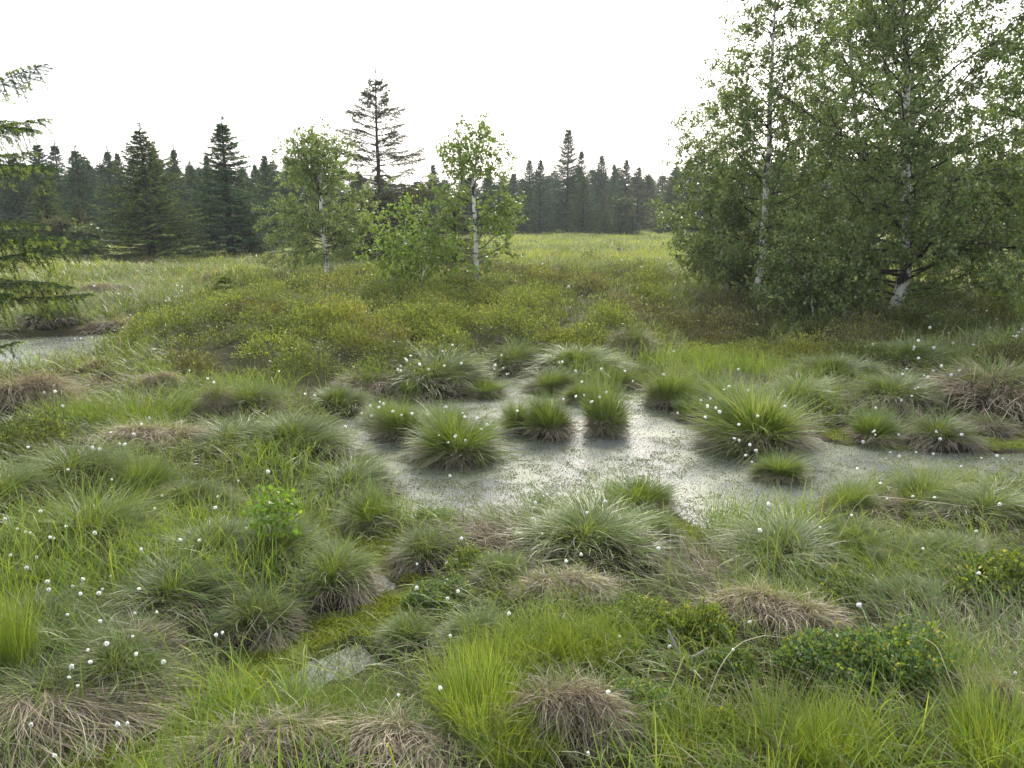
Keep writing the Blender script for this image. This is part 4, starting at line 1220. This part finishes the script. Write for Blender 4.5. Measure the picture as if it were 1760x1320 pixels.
# seedlings
sd_ = spruce('spruce_tree', 1.0, .42, dens=.55, low=.35, whorl=.2, tipfrac=.4, tipc=(.22, .27, .06), base=(.12, .17, .05), nb0=4, skip=.2, prof=.5)
x, y, z = at(389, 528)
sd_.location = (x, y, z); k = (528 - 482) * y / F; sd_.scale = (.85, .85, .5)
tag(sd_, 'flat-topped spruce seedling in the scrub beyond the left sedges', 'spruce', 'seedlings')

# round grey-green bushes at the forest edge
def bush(label, px, base_py, w, h, cols, Y, leaf=.09):
    x = at_depth(px, base_py, Y)[0]
    s = Y / F
    H = h * s
    st = [(np.array([[0, 0, -.05], [random.uniform(-.2, .2) * w * s, random.uniform(-.3, .3), H * .5], [i * w * s * .35, random.uniform(-.4, .4), H * .85]]), .04) for i in (-1, 0, 1)]
    t = birch('leafy_bush', st, crown=lambda t, az: .5 * w * s * (1 - t) ** .4 + .1, nprim=22, low=.05, leaf=leaf, lmul=1.0, bush=True, cols=cols, bark=M_WOOD, sec_n=5)
    t.location = (x, Y, hz(x, Y))
    tag(t, label, 'bush', 'bushes at the forest edge')
OL = [(.075, .10, .045), (.09, .115, .05), (.06, .085, .035), (.11, .12, .05)]
bush('dull grey-green bush left of the broad left spruce', 150, 445, 45, 48, OL, 31)
bush('olive bush at the foot of the far left forest', 105, 446, 34, 55, [(.09, .09, .04), (.07, .085, .03), (.11, .10, .04), (.08, .08, .03)], 32)
bush('round bluish-green bush at the end of the far meadow', 1070, 392, 32, 70, OL, 63, .13)
bush('fresh green bush behind the right edge birch', 1735, 450, 60, 90, [(.11, .16, .03)] * 4, 34)
bush('leafy green bush beyond the birches at the right', 1640, 420, 60, 70, [(.09, .13, .03)] * 4, 40)

# ------------------------------------------------------------------ near bilberry bushes
def bilberry(R, H, n, leaf, cols, tips):
    root = empty('bilberry_bush', (0, 0, 0))
    r, a = disc(n, R, .55)
    x, y = r * np.cos(a), r * np.sin(a)
    z0 = np.zeros(n); h = H * (1 - .55 * (r / R) ** 2) * RNG.uniform(.55, 1.1, n) * (.7 + .6 * vnoise(x, y, .13, 5))
    B = Buf()
    ln = .35 * r / R + RNG.uniform(0, .25, n)
    aa = a + RNG.normal(0, .5, n)
    tipx = x + np.cos(aa) * np.sin(ln) * h; tipy = y + np.sin(aa) * np.sin(ln) * h; tipz = np.cos(ln) * h
    tubes(B, [(np.array([[x[i], y[i], -.02], [x[i] * .6 + tipx[i] * .4 + random.gauss(0, .01), y[i] * .6 + tipy[i] * .4 + random.gauss(0, .01), tipz[i] * .5], [tipx[i], tipy[i], tipz[i]]]), np.array([.0028, .002, .0012]), (.06, .045, .03)) for i in range(n)], 3)
    B.build('stems', M_WOOD, root)
    B = Buf(); nl = 22
    s = .45 + .55 * RNG.random((n, nl)) ** .7
    base = np.stack([x, y, z0], 1); tip = np.stack([tipx, tipy, tipz], 1)
    P = base[:, None] * (1 - s[..., None]) + tip[:, None] * s[..., None] + RNG.normal(0, .012, (n, nl, 3))
    b = RNG.uniform(0, 6.28, (n, nl)); el = RNG.uniform(-.1, 1.0, (n, nl))
    D = np.stack([np.cos(b) * np.cos(el), np.sin(b) * np.cos(el), np.sin(el)], -1)
    c = pick(cols, n * nl)
    tp = (s.ravel() > .90) & (RNG.random(n * nl) < .3)
    c = np.where(tp[:, None], pick(tips, n * nl), c)
    LL = leaf * RNG.uniform(.65, 1.25, n * nl)
    leaves(B, P.reshape(-1, 3), D.reshape(-1, 3), LL, LL * .6, c, .12)
    B.build('leaves', M_LEAF, root)
    return root
BB = [bilberry(.28, .30, 240, .029, [(.08, .145, .06), (.11, .18, .04), (.07, .13, .065), (.15, .21, .04)], [(.25, .30, .05), (.27, .22, .06), (.24, .29, .05)]),
      bilberry(.28, .26, 300, .024, [(.09, .14, .02), (.12, .17, .02), (.07, .11, .02), (.15, .19, .03)], [(.25, .28, .03), (.27, .24, .04)])]
def put_bush(k, px, py, hw, hp, label):
    x, y, z = at(px, py); d = math.hypot(x, y); R = hw * d / F
    h = max(.14, hp * d / F - .4 * R)
    cx, cy = x + x / d * R * .6, y + y / d * R * .6
    o = inst(BB[k], (cx, cy, hz(cx, cy) - .02), RNG.uniform(0, 6.28), (R / .28, R / .28, h / (.30, .26)[k]))
    tag(o, label, 'bush', 'bilberry bushes of the foreground')
    HMAX.append((cx, cy, R, hz(cx, cy) + h))
for b_ in [(1, 1100, 1090, 70, 85, 'yellow-green bilberry bush left of the tall straw hummock'), (1, 1195, 1120, 62, 110, 'dense dark-footed bilberry bush touching the tall straw hummock'),
           (0, 1440, 1200, 90, 150, 'left part of the big bilberry thicket, with grey-green leaves'), (0, 1545, 1200, 80, 150, 'reddish-tipped bilberry bush, right part of the big thicket'),
           (0, 1110, 1250, 70, 105, 'bluish-leaved bilberry bush right of the pale straw heap'), (1, 1720, 1040, 75, 110, 'bright bilberry bush at the right edge'),
           (0, 760, 1060, 60, 90, 'low bilberry bush beside the tiny water patch'), (1, 820, 1000, 55, 60, 'small bilberry bush on the near bank'),
           (1, 1440, 1030, 60, 70, 'yellowish small bilberry bush on the near bank at right'), (0, 1250, 1175, 45, 90, 'thin dark bilberry shoots beside the arching stalk'),
           (0, 750, 905, 34, 38, 'small leafy sprout on the near pool edge'), (1, 1240, 1290, 60, 80, 'leafy shoots in the sedge at the bottom right of centre')]:
    put_bush(*b_)

# ------------------------------------------------------------------ cottongrass heads
def cotton(kind):
    root = empty('cottongrass_flower', (0, 0, 0))
    B = Buf()
    lx = .05
    tubes(B, [(np.array([[0, 0, -.32], [.004, 0, -.2], [.002, .003, -.1], [0, 0, -.008]]), np.array([.0022, .002, .0018, .0015]), (.22, .25, .10))], 4)
    B.build('stem', M_GRASS, root)
    B = Buf(); n = 150
    d = unit(RNG.normal(size=(n, 3))); d[:, 2] *= (1.0 if kind else .7); 
    rr = .016 * RNG.uniform(.5, 1.5, n) * (1 + .5 * (vnoise(d[:, 0] * 2, d[:, 1] * 2 + kind, .8, 3) - .5))
    drop = np.array([.0, 0, -.35 if kind == 0 else .15])
    leaves(B, np.zeros((n, 3)) + d * .002, d + drop, rr, rr * .7, col((.94, .94, .92), n, .04, .01), .3)
    B.build('seed_head', M_FLUFF, root)
    return root
CG = [cotton(0), cotton(1)]
def sc(L, s, ox, oy): return [(a * s + ox, b * s + oy) for a, b in L]
HEADS = []
HEADS += sc([(955,459),(1407,465),(1047,500),(1078,520),(1538,577),(1586,586),(222,570),(277,566),(316,638),(753,700),(713,730),(558,772),(673,780),(603,832),(628,832),(141,847),(466,847),(502,857),(343,958),(563,1010),(1200,1015),(1352,970),(817,1090),(1302,1115),(1097,1095),(1086,1152),(779,1155),(204,1170),(25,1206),(88,1258),(130,1273),(152,1280),(333,1244),(478,1280),(253,1299),(270,1307),(910,1313),(475,35),(600,73),(660,77),(780,100),(835,110),(915,58),(378,300),(408,298),(465,290)], .3409, 0, 480)
HEADS += sc([(400,165),(408,175),(428,150),(377,203),(378,225),(364,222),(473,193),(518,220),(638,95),(683,190),(597,200),(590,128),(848,215),(853,200),(886,148),(895,214),(912,243),(922,240),(272,382),(225,403),(268,410),(291,394),(181,441),(229,455),(338,430),(382,450),(434,441),(99,510),(605,408),(690,440),(702,458),(762,467),(812,497),(570,552),(617,587),(650,560),(655,553),(703,577),(785,520),(626,758),(663,871),(1178,185),(1192,180),(1259,228),(1292,281),(1303,350),(1390,217),(1508,229),(1548,277),(1380,360),(1343,380),(1336,384),(1199,370),(1568,449),(966,427),(1415,335),(1260,355),(1170,678),(1296,687),(1310,728),(1052,838),(1117,851),(1271,836),(1057,893),(1049,916),(1410,886),(1317,940),(1047,975),(1091,1047),(1287,1153),(1213,1185),(1677,1122),(460,1200),(684,1072),(457,1315),(1750,530)], .3409, 560, 560)
HEADS += sc([(104,229),(253,148),(360,231),(57,340),(500,103),(410,316),(458,413),(366,397),(342,410),(278,455),(233,461),(264,491),(304,497),(322,517),(254,541),(412,577),(503,535),(391,643),(414,650),(464,673),(493,699),(444,723),(474,752),(102,607),(123,521),(630,492),(1053,606),(1045,612),(1057,624),(999,660),(1345,609),(1167,625),(1364,643),(1465,625),(1160,727),(1170,727),(1331,714),(1107,740),(1127,708),(1250,708),(1557,735),(1560,752),(1463,773),(1633,724),(1660,740),(972,785),(1082,853),(1112,927),(1234,915),(1645,954),(1338,920),(945,1005),(796,1061),(512,1078),(405,975),(552,953),(1283,1162),(1535,1082),(1545,1278),(1206,314),(1186,337),(1306,353),(1288,343),(1331,324),(1262,262),(1241,210),(1238,220),(1261,180),(1087,163),(1046,198),(1010,208),(1170,132),(1305,63),(1398,32),(1524,33),(1583,38),(1602,118),(1633,78),(1553,90),(1316,118),(1404,143),(1360,103),(1334,212),(1538,249),(1583,236),(1521,200),(1645,197),(1654,208),(1454,320),(1416,342),(1260,401),(1246,408),(1230,440),(1180,462),(1060,497),(939,47),(932,76),(838,97),(833,130),(1725,160),(1735,140),(1750,125),(1708,160),(1425,192),(1477,265),(1370,300)], .3636, 1120, 520)
HEADS += sc([(163,258),(168,287),(283,268),(285,252),(340,298),(352,286),(275,300),(250,275),(379,240),(92,213),(478,283),(620,117),(684,117),(485,148),(35,168),(125,176),(232,372),(345,395),(456,447),(464,368),(367,471),(302,495),(310,535),(247,552),(237,588),(267,618),(468,507),(562,535),(764,434),(743,443),(539,363),(107,752),(437,745),(404,750),(1538,317),(1433,281),(1574,291),(1548,445),(1370,648),(1513,625),(1750,368),(187,857)], .5, 0, 870)
HEADS += sc([(370,446),(541,482),(760,492),(817,398),(330,637),(262,850),(1730,572),(1605,230),(1193,338)], .5, 880, 870)
# far heads on the meadow
for i in range(40): HEADS.append((random.uniform(890, 1180), random.uniform(428, 505)))
ANCH = [
 (120, 1150, 'on the largest brown thatch hummock, lower left'), (150, 1010, 'above the largest thatch hummock at the left'), (80, 910, 'beside the lush left clump'),
 (200, 760, 'by the straw curtain at the left'), (350, 650, 'in the bright sedges near the left shrubs'), (330, 860, 'among the soft left hummocks'), (220, 500, 'beyond the left pool'),
 (210, 1300, 'over the moss in the bottom left corner'), (380, 1090, 'by the hummock over the moss'), (640, 700, 'at the back left corner of the pool'), (720, 610, 'on the long overhanging hummock behind the pool'),
 (860, 640, 'at the end of the narrow water arm'), (770, 760, 'on the largest pool tussock'), (1000, 640, 'on the far rim of the pool'), (1010, 690, 'above the narrow upright pool tussock'),
 (980, 790, 'in front of the middle pool tussock'), (920, 880, 'on the near pool bank left of centre'), (1020, 890, 'on the long green hummock of the near bank'), (1000, 960, 'beside the pale dry hummock'),
 (1230, 690, 'behind the big pale tussock'), (1290, 770, 'on the big pale tussock'), (1500, 745, 'on the dark tussock by the right channel'), (1610, 750, 'on the grey-skirted tussock by the right channel'),
 (1560, 785, 'along the right water channel'), (1520, 860, 'on the near bank of the right channel'), (1300, 900, 'between the water and the wide pale hummock'), (1560, 630, 'on the flower-dotted hummock below the large birch'),
 (1680, 560, 'in the grass right below the large birch'), (1440, 560, 'in the shade below the birches'), (1160, 600, 'in the grass left below the birches'), (1560, 680, 'between the right hummocks'),
 (760, 1020, 'beside the tiny water patch'), (700, 1190, 'above the tall green sedge at the bottom centre'), (1060, 1200, 'beside the pale straw heap'), (1250, 1100, 'by the tall straw hummock'),
 (1720, 1100, 'near the right edge bilberry bush'), (1700, 890, 'at the right edge beside the channel'), (1590, 950, 'above the right bank sedge'), (1000, 460, 'in the meadow beyond the scrub'), (650, 560, 'in the scrub behind the pool')]
def place_heads():
    ts = np.geomspace(1.3, 60, 700)
    n = 0
    for i, (px, py) in enumerate(HEADS[:298]):
        dx, dy, dz = ray(px, py)
        X, Y, Z = dx * ts, dy * ts, CAM_H + dz * ts
        hc = canopy(X, Y) + .05 + .10 * ((i * 37) % 10) / 10 
        k = int(np.argmax(Z <= hc))
        if Z[k] > hc[k]: continue
        d = ts[k]
        sc_ = float(RNG.uniform(.75, 1.25) * np.clip(.32 + .055 * (d - 2), .32, 1.15))
        o = inst(CG[i % 2], (X[k], Y[k], Z[k]), RNG.uniform(0, 6.28), (sc_, sc_ * RNG.uniform(.7, 1), sc_ * RNG.uniform(.8, 1.3)))
        o.rotation_euler = (RNG.normal(0, .22), RNG.normal(0, .22), RNG.uniform(0, 6.28))
        a = min(ANCH, key=lambda q: (q[0] - px) ** 2 + 2 * (q[1] - py) ** 2)
        tag(o, 'white fluffy cottongrass head ' + a[2], 'cottongrass', 'cottongrass heads ' + a[2])
        n += 1
    print('heads', n)
place_heads()

# ------------------------------------------------------------------ dry stalks, fallen wood
def stalk(pts, label, r=.0022, c=STRAW_P, dy=0.0):
    x, y, z = at(*pts[0])
    P = np.array([at_depth(a, b, y + dy + i * .05) for i, (a, b) in enumerate(pts)])
    P[0] = (x, y, z - .02)
    s = np.linspace(0, len(P) - 1, 12)
    Q = np.stack([np.interp(s, range(len(P)), P[:, k]) for k in range(3)], 1) - P[0]
    B = Buf(); tubes(B, [(Q, np.linspace(r, r * .5, 12), c)], 4)
    o = B.build('dry_grass_stalk', M_STRAW, None, True); o.location = tuple(P[0])
    tag(o, label, 'dry stalk', 'long dry grass stalks')
stalk([(1198, 1262), (1215, 1200), (1240, 1140), (1270, 1105), (1310, 1092), (1350, 1096)], 'arching pale stalk bowed over right of the pale straw heap')
stalk([(1665, 1268), (1645, 1200), (1612, 1112), (1590, 1097)], 'kinked pale stalk in front of the upright sedge at the right')
stalk([(1120, 1260), (1150, 1190), (1176, 1128)], 'straight leaning stalk beside the fallen grey branch')
stalk([(1050, 1160), (1045, 1120), (1040, 1092)], 'short upright stalk above the pale straw heap')
stalk([(1690, 1225), (1730, 1216), (1775, 1208)], 'nearly level stalk at the right edge, lower half')
stalk([(1400, 1300), (1450, 1278), (1510, 1252)], 'low slanting stalk in the bottom right sedge')
stalk([(420, 1122), (455, 1085), (505, 1035)], 'long slanting stalk across the moss-side hummock')
stalk([(402, 1120), (430, 1080), (452, 1048), (435, 1042)], 'bent stalk with folded tip at the moss-side hummock')
stalk([(625, 1108), (655, 1085), (695, 1057)], 'slanting stalk over the moss beside the foreground water')
stalk([(1420, 960), (1480, 850), (1600, 862), (1670, 872)], 'long bowed stalk over the near bank at the right', .002)
B = Buf()
x, y, z = at(1172, 1135)
q = lambda a, b: at_depth(a, b, y) - np.array([x, y, z])
tubes(B, [(np.array([q(1172, 1135), q(1160, 1108), q(1148, 1082)]), np.array([.009, .008, .005]), (.28, .27, .25)), (np.array([q(1170, 1133), q(1195, 1128), q(1218, 1113)]), np.array([.008, .007, .004]), (.28, .27, .25)),
          (np.array([q(1172, 1135), q(1190, 1150), q(1205, 1160)]), np.array([.008, .007, .004]), (.28, .27, .25))], 6)
o = B.build('dead_branch', M_WOOD, None, True); o.location = (x, y, z); tag(o, 'forked grey dead branch in the grass below the yellow-green bilberry bush', 'dead branch')

def brush(px, py, w, h, n, label, name='brush_pile', c=(.13, .115, .10)):
    x, y, z = at(px, py); s = y / F
    B = Buf(); L = []
    for i in range(n):
        a = np.array([random.uniform(-w, w) * s, random.uniform(-.6, .6), random.uniform(0, h * .5) * s])
        b = a + np.array([random.gauss(0, .5) * w * s, random.gauss(0, .5), random.uniform(-.1, .7) * h * s])
        L.append((np.array([a, (a + b) / 2 + RNG.normal(0, .05, 3), b]), np.array([.03, .02, .01]), col(c, 1)[0]))
    tubes(B, L, 4); o = B.build(name, M_WOOD, None, True); o.location = (x, y, z); tag(o, label, 'brushwood')
brush(925, 394, 30, 22, 60, 'grey brushwood heap at the forest foot beyond the meadow')
def stump(px, py, label, r=.12, h=.22):
    x, y, z = at(px, py)
    B = Buf()
    tubes(B, [(np.array([[0, 0, -.1], [0, 0, .02], [.01, 0, h * .6], [.03, .01, h]]), np.array([r * 1.5, r * 1.1, r, r * .8]), (.03, .025, .02)),
              (np.array([[r, 0, .05], [r * 2.5, .1, .18], [r * 4, .1, .12]]), np.array([.04, .03, .02]), (.03, .025, .02)),
              (np.array([[-r, 0, 0], [-r * 1.6, 0, .15], [-r * 2.0, 0, .3]]), np.array([.03, .02, .012]), (.22, .2, .18)),
              (np.array([[.03, .01, h], [.031, .01, h + .004]]), np.array([r * .8, .001]), (.04, .03, .02))], 9)
    o = B.build('tree_stump', M_WOOD, None, True); o.location = (x, y, z); tag(o, label, 'stump')
stump(1680, 505, 'black rotten stump right of the largest birch')
stump(1063, 436, 'small dark stump in the far meadow', .10, .2)
# thin bare sapling by the left scrub
stalk([(288, 612), (284, 580), (272, 520)], 'thin bare sapling stem at the edge of the left scrub', .006, (.07, .05, .04))

# ------------------------------------------------------------------ haze
def build_haze():
    me = bpy.data.meshes.new('haze')
    x, y0, y1, z0, z1 = 130, -25, 125, -3.0, 18.0
    V = [(-x, y0, z0), (x, y0, z0), (x, y1, z0), (-x, y1, z0), (-x, y0, z1), (x, y0, z1), (x, y1, z1), (-x, y1, z1)]
    me.from_pydata(V, [], [(0, 3, 2, 1), (4, 5, 6, 7), (0, 1, 5, 4), (1, 2, 6, 5), (2, 3, 7, 6), (3, 0, 4, 7)])
    m = bpy.data.materials.new('haze_air'); m.use_nodes = True
    n = m.node_tree.nodes; n.clear()
    o = n.new('ShaderNodeOutputMaterial'); v = n.new('ShaderNodeVolumePrincipled')
    v.inputs['Color'].default_value = (.86, .92, 1.0, 1); v.inputs['Density'].default_value = 0.0006; v.inputs['Anisotropy'].default_value = .3
    m.node_tree.links.new(v.outputs[0], o.inputs['Volume'])
    me.materials.append(m)
    h = bpy.data.objects.new('haze', me); C.objects.link(h); h['kind'] = 'stuff'
build_haze()
